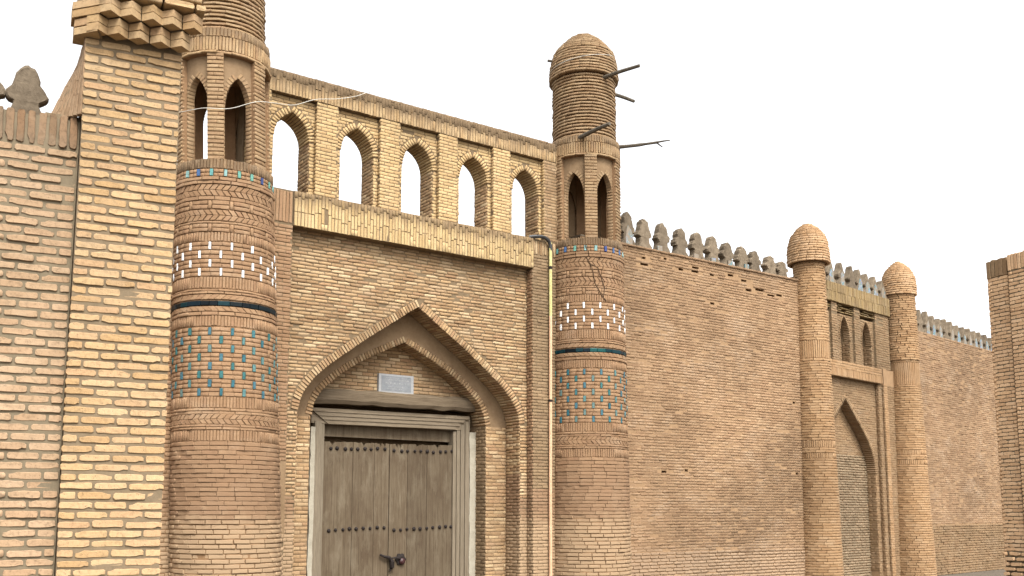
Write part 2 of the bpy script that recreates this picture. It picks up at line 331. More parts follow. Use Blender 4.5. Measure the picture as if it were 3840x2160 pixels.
class Bricks:
    """collects the bricks of one thing; the largest in view become parts of their own, the rest one joined part"""
    def __init__(self, root, umin=-40, umax=3880): self.root, self.fam, self.umin, self.umax = root, {}, umin, umax
    def add(self, fam, mat, P, ex, ey, l, dp, h, kind='plain', jit=0.0):
        ex = ex / np.linalg.norm(ex); ey = ey / np.linalg.norm(ey)
        if jit:
            ex = ex + ey * rng.gauss(0, jit) + np.cross(ex, ey) * rng.gauss(0, jit * .6); ex /= np.linalg.norm(ex)
            ey = ey - ex * (ey @ ex); ey /= np.linalg.norm(ey)
        self.fam.setdefault(fam, []).append((mat, P, ex, ey, np.cross(ex, ey), l, dp, h, kind, rng.randrange(len(VAR[kind]))))
    def build(self, most=300):
        base = off(self.root)
        for fam, lst in self.fam.items():
            sc = []
            for i, b in enumerate(lst):
                v = project(b[1]); a = 0
                if v and self.umin < v[0] < self.umax and -10 < v[1] < 2170:
                    look = CAM - b[1]; look = look / np.linalg.norm(look); face = -(b[3] @ look)
                    if face > .05: a = face * b[5] * b[7] / v[2] ** 2 * 3750 ** 2
                sc.append((a, i))
            sc.sort(reverse=True)
            cap = most if isinstance(most, int) else most.get(fam, 300)
            chosen = {i for a, i in sc[:cap] if a > 60}
            rest = {}
            for i, (mat, P, ex, ey, ez, l, dp, h, kind, vi) in enumerate(lst):
                A = np.stack([ex * l, ey * dp, ez * h], 1)
                if i in chosen:
                    M = Matrix.Identity(4)
                    for r_ in range(3):
                        for c_ in range(3): M[r_][c_] = float(A[r_, c_])
                        M[r_][3] = float(P[r_] - base[r_])
                    link(fam, var_mesh(kind, vi, mat), None, self.root, M)
                else: rest.setdefault(mat, []).append((A, P, kind, vi))
            for mat, items in rest.items():
                V, loops, starts, tot, k, q = [], [], [], [], 0, 0
                for A, P, kind, vi in items:
                    v, fs = VAR[kind][vi]; V.append(v @ A.T + (P - base))
                    for f in fs: loops += [j + k for j in f]; starts.append(q); q += len(f); tot.append(len(f))
                    k += len(v)
                V = np.concatenate(V).astype(np.float32)
                me = bpy.data.meshes.new(fam + '_mass'); me.vertices.add(len(V)); me.vertices.foreach_set('co', V.ravel())
                me.loops.add(len(loops)); me.loops.foreach_set('vertex_index', np.array(loops, np.int32))
                me.polygons.add(len(starts)); me.polygons.foreach_set('loop_start', np.array(starts, np.int32))
                me.polygons.foreach_set('loop_total', np.array(tot, np.int32)); me.update(calc_edges=True)
                o = link({'brick': 'brickwork', 'arch_brick': 'archwork', 'soldier_brick': 'soldier_work'}.get(fam, fam + '_work'), me, mat, self.root)
                o['kind'] = 'stuff'
def subtract(a, b, ivs):
    out = [(a, b)]
    for x, y in ivs:
        nxt = []
        for p, q in out:
            if y <= p or x >= q: nxt.append((p, q)); continue
            if x > p: nxt.append((p, x))
            if y < q: nxt.append((y, q))
        out = nxt
    return out
def courses(bk, mat, fmap, axes, s0, s1, z0, z1, n, Ln, C, joint=.014, excl=None, fam='brick', kind='plain', dep=.05, pj=.0035, jit=.010, zmul=1.0, skip=None, ends=True, lvar=.06):
    """running-bond courses; fmap(s, n, z) -> point, axes(s) -> (along, into)"""
    k = max(1, int(round((z1 - z0) / C))); C = (z1 - z0) / k
    for i in range(k):
        za = z0 + i * C; zm = za + C / 2
        iv = excl(zm) if excl else []
        s = s0 - (Ln * .5 if i % 2 else 0) - (rng.uniform(0, Ln * .25) if not ends else 0) - rng.uniform(0, .02)
        while s < s1:
            l = Ln * rng.uniform(1 - lvar, 1 + lvar); a, b = max(s, s0), min(s + l - joint, s1); s += l
            if b - a < .03: continue
            for p, q in subtract(a, b, iv):
                if q - p < .025: continue
                m = (p + q) / 2
                if skip and skip(m, zm): continue
                ex, ey = axes(m); h = (C - joint) * rng.uniform(.93, 1.05) * zmul
                bk.add(fam, mat, fmap(m, n + rng.gauss(0, pj), zm + rng.gauss(0, .002)), ex, ey, q - p, dep, h, kind, jit)
def flat(Fr): return (lambda s, n, z: Fr.w(s, n, z)), (lambda s: (Fr.d, -Fr.n))
def soldiers(bk, mat, fmap, axes, s0, s1, z0, z1, n, wd=.06, joint=.012, fam='soldier_brick', kind='plain', dep=.06, pj=.005, jit=.01):
    k = max(1, int(round((s1 - s0) / wd))); wd = (s1 - s0) / k
    for i in range(k):
        m = s0 + (i + .5) * wd; ex, ey = axes(m)
        bk.add(fam, mat, fmap(m, n + rng.gauss(0, pj), (z0 + z1) / 2 + rng.gauss(0, .004)), UP, ey, (z1 - z0) - joint * .6, dep, (wd - joint) * rng.uniform(.9, 1.08), kind, jit)
def jamb_bricks(bk, mat, Fr, s, n0, n1, z0, z1, C=.066, side=-1, Ln=.26, dep=.04, joint=.013):
    """reveal facing left (side=-1) or right (+1)"""
    ey = -side * Fr.d
    courses(bk, mat, lambda t, o, z: Fr.w(s + side * o, t, z), lambda t: (np.cross(ey, UP), ey), min(n0, n1), max(n0, n1), z0, z1, .012, Ln, C, joint, dep=dep)
class Arch:
    """pointed arch: half-profile of (dx, z) from apex to springing"""
    def __init__(self, c, prof, zbase): self.c, self.p, self.zb = c, prof, zbase; self.h = prof[-1][0]; self.zs = prof[-1][1]
    def offset(self, t):
        q = []
        P = [np.array(p) for p in self.p]
        for i, p in enumerate(P):
            d = P[min(i + 1, len(P) - 1)] - P[max(i - 1, 0)]
            if i == 0: nn = np.array((0, 1.0)) * 1.18
            else: nn = np.array((-d[1], d[0])); nn /= np.linalg.norm(nn)
            q.append(tuple(p + nn * t))
        q[-1] = (self.h + t, self.zs)
        return Arch(self.c, q, self.zb)
    def z_at(self, dx):
        dx = abs(dx); xs = [p[0] for p in self.p]; zs = [p[1] for p in self.p]
        return float(np.interp(dx, xs, zs))
    def half(self, z):
        if z <= self.zs: return self.h
        zs = [p[1] for p in self.p][::-1]; xs = [p[0] for p in self.p][::-1]
        if z >= zs[-1]: return 0
        return float(np.interp(z, zs, xs))
    def excl(self, z, zmin=None):
        if zmin is not None and z < zmin: return []
        h = self.half(z); return [(self.c - h, self.c + h)] if h > 0 else []
    def line(self, step):
        """points along the intrados, left springing to right, with tangent"""
        pts = [np.array((-x, z)) for x, z in self.p[::-1]] + [np.array((x, z)) for x, z in self.p[1:]]
        seg = [np.linalg.norm(b - a) for a, b in zip(pts, pts[1:])]; tot = sum(seg); k = max(2, int(round(tot / step)))
        out = []
        for i in range(k):
            t = (i + .5) * tot / k
            for a, b, l in zip(pts, pts[1:], seg):
                if t <= l: out.append((a + (b - a) * t / l, (b - a) / l)); break
                t -= l
        return out
    def cols(self, s0, s1, ztop, extra=14):
        ts, lo = [s0, self.c - self.h, self.c - self.h], [self.zb, self.zb, self.zs]
        xs = sorted(set([-p[0] for p in self.p[:-1]] + [p[0] for p in self.p[:-1]]))
        for x in xs: ts.append(self.c + x); lo.append(self.z_at(x))
        ts += [self.c + self.h, self.c + self.h, s1]; lo += [self.zs, self.zb, self.zb]
        return ts, lo, [ztop] * len(ts)
def voussoirs(bk, mat, Fr, arch, n, rad=.13, step=.062, depth=.25, rows=1, fam='arch_brick', kind='plain', joint=.012):
    for p, t in arch.line(step):
        nrm = np.array((-t[1], t[0]))
        c = p + nrm * (rad / 2 - .016)
        T = Fr.d * t[0] + UP * t[1]; Nn = Fr.d * nrm[0] + UP * nrm[1]
        for r_ in range(rows):
            bk.add(fam, mat, Fr.w(arch.c + c[0], n - r_ * depth + rng.gauss(0, .003), c[1]), Nn, -Fr.n, rad * rng.uniform(.95, 1.05), depth - .012, (step - joint) * rng.uniform(.92, 1.06), kind, .01)
class Cyl:
    """round shaft: angle measured from the frame's n towards d"""
    def __init__(self, Fr, s, n, Rz, lean=0): self.F, self.c, self.R, self.lean = Fr, Fr.w(s, n, 0), Rz, lean
    def sheared(self, mb):
        mb.V = [np.asarray(v) + self.F.d * self.lean * (v[2] - 4) for v in mb.V]; return mb
    def e(self, a): return self.F.n * math.cos(a) + self.F.d * math.sin(a)
    def t(self, a): return self.F.d * math.cos(a) - self.F.n * math.sin(a)
    def p(self, a, out, z, r=None): return self.c + self.F.d * self.lean * (z - 4) + self.e(a) * ((self.R(z) if r is None else r) + out) + UP * z
    def course(self, bk, mat, z0, z1, Ln, joint=.013, a0=-2.3, a1=1.7, fam='brick', out=0.0, ph=None, r=None, kind='plain', dep=.06, excl=None, lvar=.06, pj=.005, jit=.01, vj=None):
        vj = joint if vj is None else vj; zm = (z0 + z1) / 2; rr = (self.R(zm) if r is None else r); a = a0 - (rng.uniform(0, Ln / rr) if ph is None else ph)
        while a < a1:
            l = Ln * rng.uniform(1 - lvar, 1 + lvar) / rr; lo, hi = max(a, a0), min(a + l - vj / rr, a1); a += l
            for p, q in subtract(lo, hi, excl(zm) if excl else []):
                if (q - p) * rr < .025: continue
                m = (p + q) / 2
                bk.add(fam, mat, self.p(m, out + rng.gauss(0, pj), zm, rr), self.t(m), -self.e(m), (q - p) * rr, dep, (z1 - z0 - joint) * rng.uniform(.95, 1.04), kind, jit)
    def plain(self, bk, mat, z0, z1, C, Ln, **kw):
        k = max(1, int(round((z1 - z0) / C))); C = (z1 - z0) / k
        for i in range(k): self.course(bk, mat, z0 + i * C, z0 + (i + 1) * C, Ln, **kw)
    def upright(self, bk, mat, z0, z1, wd, a0=-2.3, a1=1.7, out=0.0, fam='soldier_brick', joint=.013, r=None, excl=None, pj=.004):
        zm = (z0 + z1) / 2; rr = self.R(zm) if r is None else r; k = int(round((a1 - a0) * rr / wd)); da = (a1 - a0) / k
        for i in range(k):
            a = a0 + (i + .5) * da
            if excl and excl(a): continue
            bk.add(fam, mat, self.p(a, out + rng.gauss(0, pj), zm + rng.gauss(0, .003), rr), UP, -self.e(a), z1 - z0 - joint, .06, (da * rr - joint) * rng.uniform(.9, 1.06), 'plain', .01)
    def chevron(self, bk, mat, z0, z1, wd, direction, a0=-2.3, a1=1.7):
        zm = (z0 + z1) / 2; rr = self.R(zm); k = int(round((a1 - a0) * rr / wd)); da = (a1 - a0) / k; h = (z1 - z0) / 2
        for i in range(k):
            a = a0 + (i + .5) * da
            for up in (1, -1):
                kd = 'slant_right' if up * direction > 0 else 'slant_left'
                bk.add('chevron_brick', mat, self.p(a, rng.gauss(0, .003), zm + up * h / 2, rr), self.t(a), -self.e(a), wd * .80, .05, h * .97, kd, .006)
    def rope(self, bk, mat, z0, z1, wd, direction, a0=-2.3, a1=1.7):
        zm = (z0 + z1) / 2; rr = self.R(zm); k = int(round((a1 - a0) * rr / wd)); da = (a1 - a0) / k
        for i in range(k):
            a = a0 + (i + .5) * da
            bk.add('rope_brick', mat, self.p(a, .006 + rng.gauss(0, .002), zm, rr), self.t(a), -self.e(a), wd * .90, .05, (z1 - z0) * .92, 'slant_right' if direction > 0 else 'slant_left', .004)
    def inlay(self, bk, mat, tmat, z0, z1, rows, count, wd, ph0, tfam='glazed_tile', a0=-2.3, a1=1.7, stagger=True):
        """rows of upright glazed tiles with pairs of stretchers between them"""
        hh = (z1 - z0) / rows; step = 2 * math.pi / count
        for r_ in range(rows):
            zb = z1 - (r_ + 1) * hh; zm = zb + hh / 2; rr = self.R(zm); ph = ph0 + (step / 2 if (r_ % 2 and stagger) else 0)
            k0 = math.ceil((a0 - ph) / step); prev = a0; hw = (wd / 2 + .006) / rr
            angs = []
            a = ph + k0 * step
            while a < a1: angs.append(a); a += step
            for a in angs:
                if rng.random() < .035: bk.add('brick', mat, self.p(a, -.004, zm, rr), UP, -self.e(a), hh - .016, .05, wd, 'plain', .01); continue
                bk.add(tfam, tmat, self.p(a, .006 + rng.gauss(0, .003), zm, rr), UP, -self.e(a), hh - .022, .05, wd * rng.uniform(.86, 1.08), 'plain', .015)
            edges = [a0] + [x for a in angs for x in (a - hw, a + hw)] + [a1]
            for lo, hi in zip(edges[::2], edges[1::2]):
                if (hi - lo) * rr < .04: continue
                for q in (0, 1):
                    zc = zb + hh * (.25 + .5 * q); mid = lo + (hi - lo) * rng.uniform(.42, .58)
                    for x, y in ((lo, mid), (mid, hi)):
                        m = (x + y) / 2
                        bk.add('brick', mat, self.p(m, rng.gauss(0, .003) - .004, zc, rr), self.t(m), -self.e(m), (y - x) * rr - .006, .06, hh / 2 - .014, 'plain', .006)

# ================================================================== SETTING
gm = MB().add([(-900, -900, GRD), (900, -900, GRD), (900, 900, GRD), (-900, 900, GRD)], [(0, 1, 2, 3)])
g = gm.part('ground', None, 'ground_earth'); g['kind'] = 'structure'; g['label'] = 'pale trodden earth of the street'; g['category'] = 'ground'

# ================================================================== NEAR PIER (left)
fm, ax = flat(L)
pier = thing('brick_pier', 'tall pier of yellow bricks with a toothed corbel, nearest to the viewer', 'pier', L.w(-.05, -.2, GRD))
pc = MB().box(L, -.385, .275, -.5, -.008, GRD, 5.62)
pc.part('pier_core', pier, 'mortar_pier')
bk = Bricks(pier)
Cp = .0652
k = int((5.0 - GRD) / Cp)
for i in range(k + 1):
    z = GRD + i * Cp
    if z + Cp > 5.02: break
    # two courses alternate: half brick at the left edge, then stretchers
    w0, w1 = -.395 + .006 * math.sin(z * 2.1), .285 - .012 * (z - 2.9) / 4
    edges = [w0 + rng.uniform(-.003, .003)]
    l = .108 if i % 2 == 0 else .212
    while edges[-1] < w1 - .03:
        edges.append(edges[-1] + l * rng.uniform(.94, 1.06)); l = .218
    edges[-1] = w1 + rng.uniform(-.006, .004)
    if len(edges) > 2 and edges[-1] - edges[-2] < .04: edges.pop(-2)
    for a, b in zip(edges, edges[1:]):
        bk.add('brick', 'brick_pier', L.w((a + b) / 2, rng.gauss(0, .003), z + Cp / 2 + rng.gauss(0, .0025)), L.d, -L.n, b - a - .015, .05, (Cp - .0165) * rng.uniform(.9, 1.08), 'worn', .012)
# splayed left flank, flaring out towards the wall
fl = [(-.400, 5.02), (-.408, 4.97), (-.425, 4.90), (-.45, 4.83), (-.475, 4.77), (-.50, 4.71), (-.54, 4.60), (-.58, 4.50), (-.61, 4.435)]
V, Fc = [], []
for s_, z in fl: V += [L.w(-.384, -.014, z), L.w(s_, -.30, z), L.w(s_ + .03, -.5, z)]
for i in range(len(fl) - 1):
    a, b = 3 * i, 3 * i + 3
    Fc += [(a, a + 1, b + 1, b), (a + 1, a + 2, b + 2, b + 1)]
part('flank', pier, V, Fc, 'mortar_pier')
for i in range(len(fl) - 1):
    (sa, za), (sb, zb) = fl[i], fl[i + 1]
    for j in range(8):
        f0 = (j + .5) / 8
        pa = np.array(L.w(-.39 + (sa + .39) * f0, -.006 - .29 * f0, za)); pb = np.array(L.w(-.39 + (sb + .39) * f0, -.006 - .29 * f0, zb))
        axv = pb - pa; side = L.w(sa, -.3, za) - L.w(-.384, -.014, za); nn = np.cross(axv, side); nn /= np.linalg.norm(nn)
        if nn @ (CAM - pa) < 0: nn = -nn
        bk.add('flank_brick', 'brick_side', (pa + pb) / 2 + nn * .004, axv, -nn, np.linalg.norm(axv) * 1.25, .03, max(.015, np.linalg.norm(side) / 8 - .007), 'plain', .03)
MB().box(L, -.62, -.386, -.5, -.135, 4.2, 4.445).part('flank_base', pier, 'mortar_pier')
# corbel: two rows of dog-teeth under a plain band, cut at 45 degrees on the left
def prism(Fr, pts, z0, z1, jit=0):
    k = len(pts); V = [Fr.w(s_, n_, z0) for s_, n_ in pts] + [Fr.w(s_, n_, z1) for s_, n_ in pts]
    return V, [tuple(range(k)), tuple(range(2 * k - 1, k - 1, -1))] + [(i, (i + 1) % k, k + (i + 1) % k, k + i) for i in range(k)]
for row, (s_first, nb, z0, z1) in enumerate(((-.325, .070, 5.015, 5.135), (-.253, .140, 5.14, 5.255))):
    for j in range(5):
        sc_ = s_first + j * .1435 + rng.uniform(-.004, .004)
        for q in (0, 1):
            za, zb_ = z0 + (z1 - z0) * q / 2 + .003, z0 + (z1 - z0) * (q + 1) / 2 - .003
            dz = rng.uniform(-.003, .003); tip = nb + .070 + rng.uniform(-.005, .005)
            V, Fc = prism(L, [(sc_, nb - .066), (sc_ - .0705, nb), (sc_ + dz, tip), (sc_ + .0705, nb)], za, zb_)
            part('corbel_tooth', pier, V, Fc, 'brick_pier')
V, Fc = prism(L, [(-.36, -.02), (.31, -.02), (.31, .062), (-.34, .062)], 5.139, 5.26); part('corbel_bed', pier, V, Fc, 'mortar_pier')
for q in range(4):
    z0 = 5.008 + q * .064; g_ = .0 if q < 2 else .018
    V, Fc = prism(L, [(-.325 + g_ * .5, .132 + g_), (-.47 - g_, -.02 + g_ * .2), (-.47 - g_, -.17), (-.30, -.17), (-.30, .02)], z0, z0 + .053); part('corbel_brick', pier, V, Fc, 'brick_pier')
V, Fc = prism(L, [(-.31, .10), (-.455, -.04), (-.455, -.16), (-.28, -.16), (-.28, .01)], 5.01, 5.62); part('corbel_core', pier, V, Fc, 'mortar_pier')
courses(bk, 'brick_pier', fm, ax, -.33, .40, 5.265, 5.60, .225, .215, .066, kind='worn', dep=.24)
bk.build()

# ================================================================== LEFT WALL
lw = thing('brick_wall', 'pinkish brick wall with soldier coping and mud merlons, at the left edge', 'wall', L.w(-1.2, -.3, GRD))
MB().box(L, -2.4, -.39, -.55, -.109, GRD, 4.40).part('wall_core', lw, 'mortar_side')
bk = Bricks(lw)
courses(bk, 'brick_side', fm, ax, -1.35, -.40, GRD, 4.18, -.10, .218, .0652, .016, kind='worn', pj=.004)
soldiers(bk, 'brick_side_coping', fm, ax, -1.35, -.395, 4.185, 4.432, -.095, .070, .014, kind='worn', dep=.12)
bk.build()
MERL = [(.0, .49), (.06, .46), (.12, .40), (.20, .33), (.30, .295), (.36, .295), (.385, .37), (.42, .435), (.47, .455), (.53, .445), (.585, .40), (.63, .33), (.68, .30), (.76, .285), (.84, .25), (.90, .205), (.95, .145), (.985, .07), (1.0, .0)]
POINT = [(.0, .50), (.10, .50), (.16, .44), (.24, .30), (.32, .27), (.36, .36), (.42, .40), (.48, .36), (.58, .27), (.70, .18), (.82, .105), (.93, .045), (1.0, .0)]
def merlon_mesh(prof, w, h, th, seed, rough=.03):
    r = random.Random(seed); pts = [(x * w / .44 / 2, z * h) for z, x in prof]
    out = pts + [(-x, z) for x, z in pts[::-1][1:]]
    out = [(x + r.gauss(0, rough * w * .25), z + (r.gauss(0, rough * h * .18) if z > .05 * h else 0)) for x, z in out]
    k = len(out); cz = h * .45
    rings = [(-th / 2, .90), (-th / 2 + th * .14, 1.0), (th / 2 - th * .14, 1.0), (th / 2, .90)]
    V = []
    for y, sc_ in rings: V += [(x * sc_, y + r.gauss(0, .012 * th), cz + (z - cz) * (sc_ if z > .05 * h else 1)) for x, z in out]
    Fc = []
    for a in range(3):
        for i in range(k): Fc.append((a * k + i, a * k + (i + 1) % k, (a + 1) * k + (i + 1) % k, (a + 1) * k + i))
    Fc += [tuple(range(k))[::-1], tuple(3 * k + i for i in range(k))]
    return V, Fc
def place_merlon(root, Fr, s, n, z, w, h, th, seed, prof=MERL, mat='mud_merlon', tile=None, lean=0, rough=.03):
    V, Fc = merlon_mesh(prof, w, h, th, seed, rough)
    P = [Fr.w(s + x + lean * zz, n - y, z + zz) for x, y, zz in V]
    o = part('merlon', root, P, Fc, mat)
    if tile:
        r = random.Random(seed + 99); a, b, top = .30, .12, .62
        q = [(-a * w, .04 * h), (a * w, .04 * h), (a * w * .8, .33 * h), (a * w * .55, .5 * h), (.0, top * h), (-a * w * .55, .5 * h), (-a * w * .8, .33 * h)]
        q = [(x + r.gauss(0, .03 * w), zz + r.gauss(0, .02 * h)) for x, zz in q]
        y0 = -th / 2
        VV = [Fr.w(s + x + lean * zz, n - (y0 - .012), z + zz) for x, zz in q] + [Fr.w(s + x + lean * zz, n - (y0 + .02), z + zz) for x, zz in q]
        kk = len(q)
        FF = [tuple(range(kk)), tuple(range(2 * kk - 1, kk - 1, -1))] + [(i, (i + 1) % kk, kk + (i + 1) % kk, kk + i) for i in range(kk)]
        part('glazed_tile', o, VV, FF, tile, base=off(root))
    return o
place_merlon(lw, L, -.745, -.33, 4.40, .27, .43, .10, 4, rough=.05)
place_merlon(lw, L, -1.02, -.33, 4.40, .27, .43, .10, 11, rough=.05)
MB().box(L, -1.6, -.55, -.42, -.2, 4.40, 4.44).part('coping_bed', lw, 'mud_merlon')

# ================================================================== GATE TOWERS
RT = lambda z: .90 - .0112 * (z - .5) if z < 7.4 else .80
def dome_R(z, base, prof):
    return float(np.interp(z - base, [p[0] for p in prof], [p[1] for p in prof]))
DOME = [(0, .775), (.34, .755), (.59, .69), (.75, .575), (.91, .435), (1.03, .29), (1.12, .15), (1.18, .0)]
def tower(name, label, s, umin, tile_ph, rim_ph, lean):
    root = thing(name, label, 'tower', G.w(s, 0, GRD), 'corner towers of the gate')
    cy = Cyl(G, s, 0, RT, lean); bk = Bricks(root, umin); c = cy.c
    M, T = 'brick_tower', 'brick_tower_top'
    K = .016
    cy.sheared(MB().lathe(c, [(RT(GRD) - K, GRD), (RT(1.5) - K, 1.5), (RT(3.5) - K, 3.5), (RT(5) - K, 5), (RT(7.38) - .03, 7.37), (.02, 7.385)])).part('shaft', root, 'mortar_tower', smooth=False)
    # lower shaft
    cy.plain(bk, M, GRD, 1.5, .078, .26, joint=.016, pj=.007)
    cy.plain(bk, M, 1.5, 2.74, .071, .27, joint=.009, vj=.004, pj=.006)
    cy.upright(bk, M, 2.74, 2.92, .052); cy.plain(bk, M, 2.92, 3.01, .045, .26, joint=.01)
    cy.chevron(bk, M, 3.01, 3.17, .10, 1); cy.plain(bk, M, 3.17, 3.27, .05, .26, joint=.01)
    cy.upright(bk, M, 3.27, 3.455, .052)
    cy.inlay(bk, M, 'tile_blue', 3.455, 4.58, 8, 15, .052, tile_ph)
    cy.upright(bk, M, 4.59, 4.765, .052); cy.plain(bk, M, 4.765, 4.83, .065, .26, out=.008)
    cy.rope(bk, M, 4.835, 4.92, .11, -1)
    cy.course(bk, 'tile_belt', 4.925, 5.005, .2, joint=.004, fam='glazed_tile', out=.012, lvar=.35, pj=.002, jit=.003)
    cy.rope(bk, M, 5.025, 5.115, .11, 1); cy.plain(bk, M, 5.12, 5.205, .042, .26, joint=.009, out=.006)
    cy.upright(bk, M, 5.21, 5.405, .052)
    cy.inlay(bk, M, 'tile_white', 5.41, 5.99, 4, 15, .040, tile_ph)
    cy.upright(bk, M, 5.99, 6.15, .052)
    def basket(z0, z1):
        cnt = 15; step = 2 * math.pi / cnt; rr = RT(z0); a = tile_ph - 8 * step
        while a < 1.7:
            if a > -2.3:
                bk.add('brick', M, cy.p(a, .002, (z0 + z1) / 2), UP, -cy.e(a), z1 - z0 - .012, .05, .05, 'plain', .01)
                for q in (0, 1):
                    zc = z0 + (z1 - z0) * (.25 + .5 * q)
                    for x in (.29, .71):
                        m = a + step * (.075 + x * .85)
                        bk.add('brick', M, cy.p(m, rng.gauss(0, .003), zc), cy.t(m), -cy.e(m), step * rr * .40, .05, (z1 - z0) / 2 - .013, 'plain', .008)
            a += step
    basket(6.15, 6.29); cy.course(bk, M, 6.29, 6.33, .27, joint=.008)
    cy.chevron(bk, M, 6.335, 6.52, .10, -1); basket(6.53, 6.68)
    cy.plain(bk, M, 6.68, 6.75, .07, .26); cy.chevron(bk, M, 6.75, 6.945, .10, 1)
    cy.plain(bk, M, 6.95, 7.075, .0625, .27, out=.012, joint=.011)
    cy.inlay(bk, M, 'tile_rim', 7.08, 7.215, 1, 23, .055, rim_ph)
    cy.upright(bk, 'brick_ledge', 7.215, 7.385, .055, out=-.008)
    # lantern: six pillars, recessed pointed openings between them
    zs, zt = 7.38, 9.22
    pil = [math.radians(30 + 60 * i) for i in range(6)]; hp = math.radians(10.0); ri, rp, rw = .55, .785, .69
    jw = math.radians(.5)
    for i, a in enumerate(pil):
        V = []
        for z in (zs, zt):
            for q in range(7):
                t = a - hp + 2 * hp * q / 6; V.append(cy.p(t, 0, z, rp - .012))
            for q in range(7):
                t = a + hp - 2 * hp * q / 6; V.append(cy.p(t, 0, z, ri))
        Fc = [tuple(range(14))[::-1], tuple(range(14, 28))] + [(q, (q + 1) % 14, 14 + (q + 1) % 14, 14 + q) for q in range(14)]
        part('pillar', root, V, Fc, 'mortar_tower')
        # pillar bricks (the outer face and its two sides)
        kk = int((zt - zs) / .066)
        for q in range(kk):
            z0 = zs + q * (zt - zs) / kk; z1 = zs + (q + 1) * (zt - zs) / kk
            zc = (z0 + z1) / 2; mid = rng.uniform(.3, .7) if q % 2 else None
            spans = [(-hp, hp)] if mid is None else [(-hp, -hp + 2 * hp * mid), (-hp + 2 * hp * mid, hp)]
            for x, y in spans:
                m = a + (x + y) / 2; bk.add('brick', T, cy.p(m, rng.gauss(0, .003), zc, rp), cy.t(m), -cy.e(m), (y - x) * rp - .008, .05, (z1 - z0) - .016, 'plain', .01)
        # arched panel to the next pillar
        b0, b1 = a + hp, a + math.radians(60) - hp; mid = (b0 + b1) / 2; hw = (b1 - b0) / 2 - jw
        ah = [(0, 8.86), (.3, 8.80), (.58, 8.71), (.80, 8.59), (.94, 8.46), (1.0, 8.30)]
        ts, lo = [b0, mid - hw, mid - hw], [zs, zs, 8.30]
        for x, z in [(-x, z) for x, z in ah[::-1][1:]] + ah[1:-1]: ts.append(mid + hw * x); lo.append(z)
        ts += [mid + hw, mid + hw, b1]; lo += [8.30, zs, zs]
        mb = MB().strip(lambda t, r_, z: cy.p(t, 0, z, r_), ts, lo, [zt] * len(ts), rw, ri + .02, caps=False)
        mb.part('arched_panel', root, 'mud_plaster')
        if lean == 0 and math.cos(mid) < .3:      # bricked up at the back
            V = [cy.p(t, 0, z, ri + .06) for z in (zs, 8.8) for t in (b0, mid, b1)]; part('blocked_opening', root, V, [(0, 1, 4, 3), (1, 2, 5, 4)], 'mud_plaster')
        # brick trim of the arch and jambs
        pts = [(mid + hw * x, z) for x, z in [(-x, z) for x, z in ah[::-1]] + ah[1:]]
        P = [np.array((t * rw, z)) for t, z in pts]; seg = [np.linalg.norm(v - u) for u, v in zip(P, P[1:])]
        tot = sum(seg); nb = int(tot / .058)
        for q in range(nb):
            d_ = (q + .5) * tot / nb
            for u, v, l_ in zip(P, P[1:], seg):
                if d_ <= l_:
                    w_ = u + (v - u) * d_ / l_; tg = (v - u) / l_; nr = np.array((-tg[1], tg[0])); w_ = w_ + nr * .045
                    t_ = w_[0] / rw; exv = cy.t(t_) * nr[0] + UP * nr[1]
                    bk.add('arch_brick', T, cy.p(t_, .008, w_[1], rw), exv, -cy.e(t_), .10, .12, .046, 'plain', .01); break
                d_ -= l_
        for sd in (-1, 1):
            kk = int((8.30 - zs) / .066)
            for q in range(kk):
                z0 = zs + (q + .5) * (8.30 - zs) / kk; t_ = mid + sd * (hw + jw / 2)
                bk.add('brick', T, cy.p(t_, .004, z0, rw), cy.t(t_), -cy.e(t_), max(.012, jw * rw), .1, .05, 'plain', .01)
                # reveal of the opening
                t2 = mid + sd * hw; eyv = cy.t(t2) * sd; P_ = cy.p(t2, 0, z0, (rw + ri) / 2) - eyv * .006
                bk.add('brick', T, P_, np.cross(eyv, UP), eyv, rw - ri - .03, .03, .05, 'plain', .012)
    # solid drum behind the ring and the drum above it, with raked joints
    RD = .70
    cy.sheared(MB().lathe(c, [(.02, 9.195), (.70, 9.195), (.76, 9.21), (.76, 9.64), (RD - .09, 9.66), (RD - .09, 11.12), (.715, 11.13), (.68, 11.5), (.58, 11.75), (.43, 11.95), (.23, 12.15), (.0, 12.24)])).part('drum', root, 'mortar_tower')
    rg = 'brick_tower_ring'
    cy.course(bk, rg, 9.205, 9.25, .26, a0=-3.1, a1=3.1, r=.795, joint=.008)
    cy.upright(bk, rg, 9.25, 9.50, .055, a0=-3.1, a1=3.1, r=.79)
    cy.upright(bk, rg, 9.50, 9.655, .06, a0=-3.1, a1=3.1, r=.782)
    cy.plain(bk, T, 9.66, 11.1, .0735, .25, a0=-3.1, a1=3.1, r=RD, joint=.031, vj=.004, dep=.10)
    z, i = 11.115, 0
    while z < 12.2:
        rr = dome_R(z - 11.115 + .0, 0, DOME); h = .066
        slope = (dome_R(z + h - 11.115, 0, DOME) - rr)
        if slope < -.06: h = .05
        if rr > .06: cy.course(bk, T, z, z + h, min(.22, rr * 1.2), a0=-3.14, a1=3.14, r=rr, joint=.024, vj=.006, dep=.09)
        z += h
    bk.build({'brick': 300, 'arch_brick': 60, 'soldier_brick': 160, 'chevron_brick': 130, 'rope_brick': 50, 'glazed_tile': 150})
    return root, cy
towL, cyL = tower('round_tower', 'round brick tower nearest the pier, with white and blue glazed tiles, its top cut off', -2.21, 640, math.radians(-19.5 - 16.5), math.radians(-19.5 + 1), -.042)
towR, cyR = tower('round_tower', 'round brick tower with complete dome, wooden poles and glazed tiles, right of the gate', 5.73, 2040, math.radians(-40 - 3), math.radians(-40), 0)

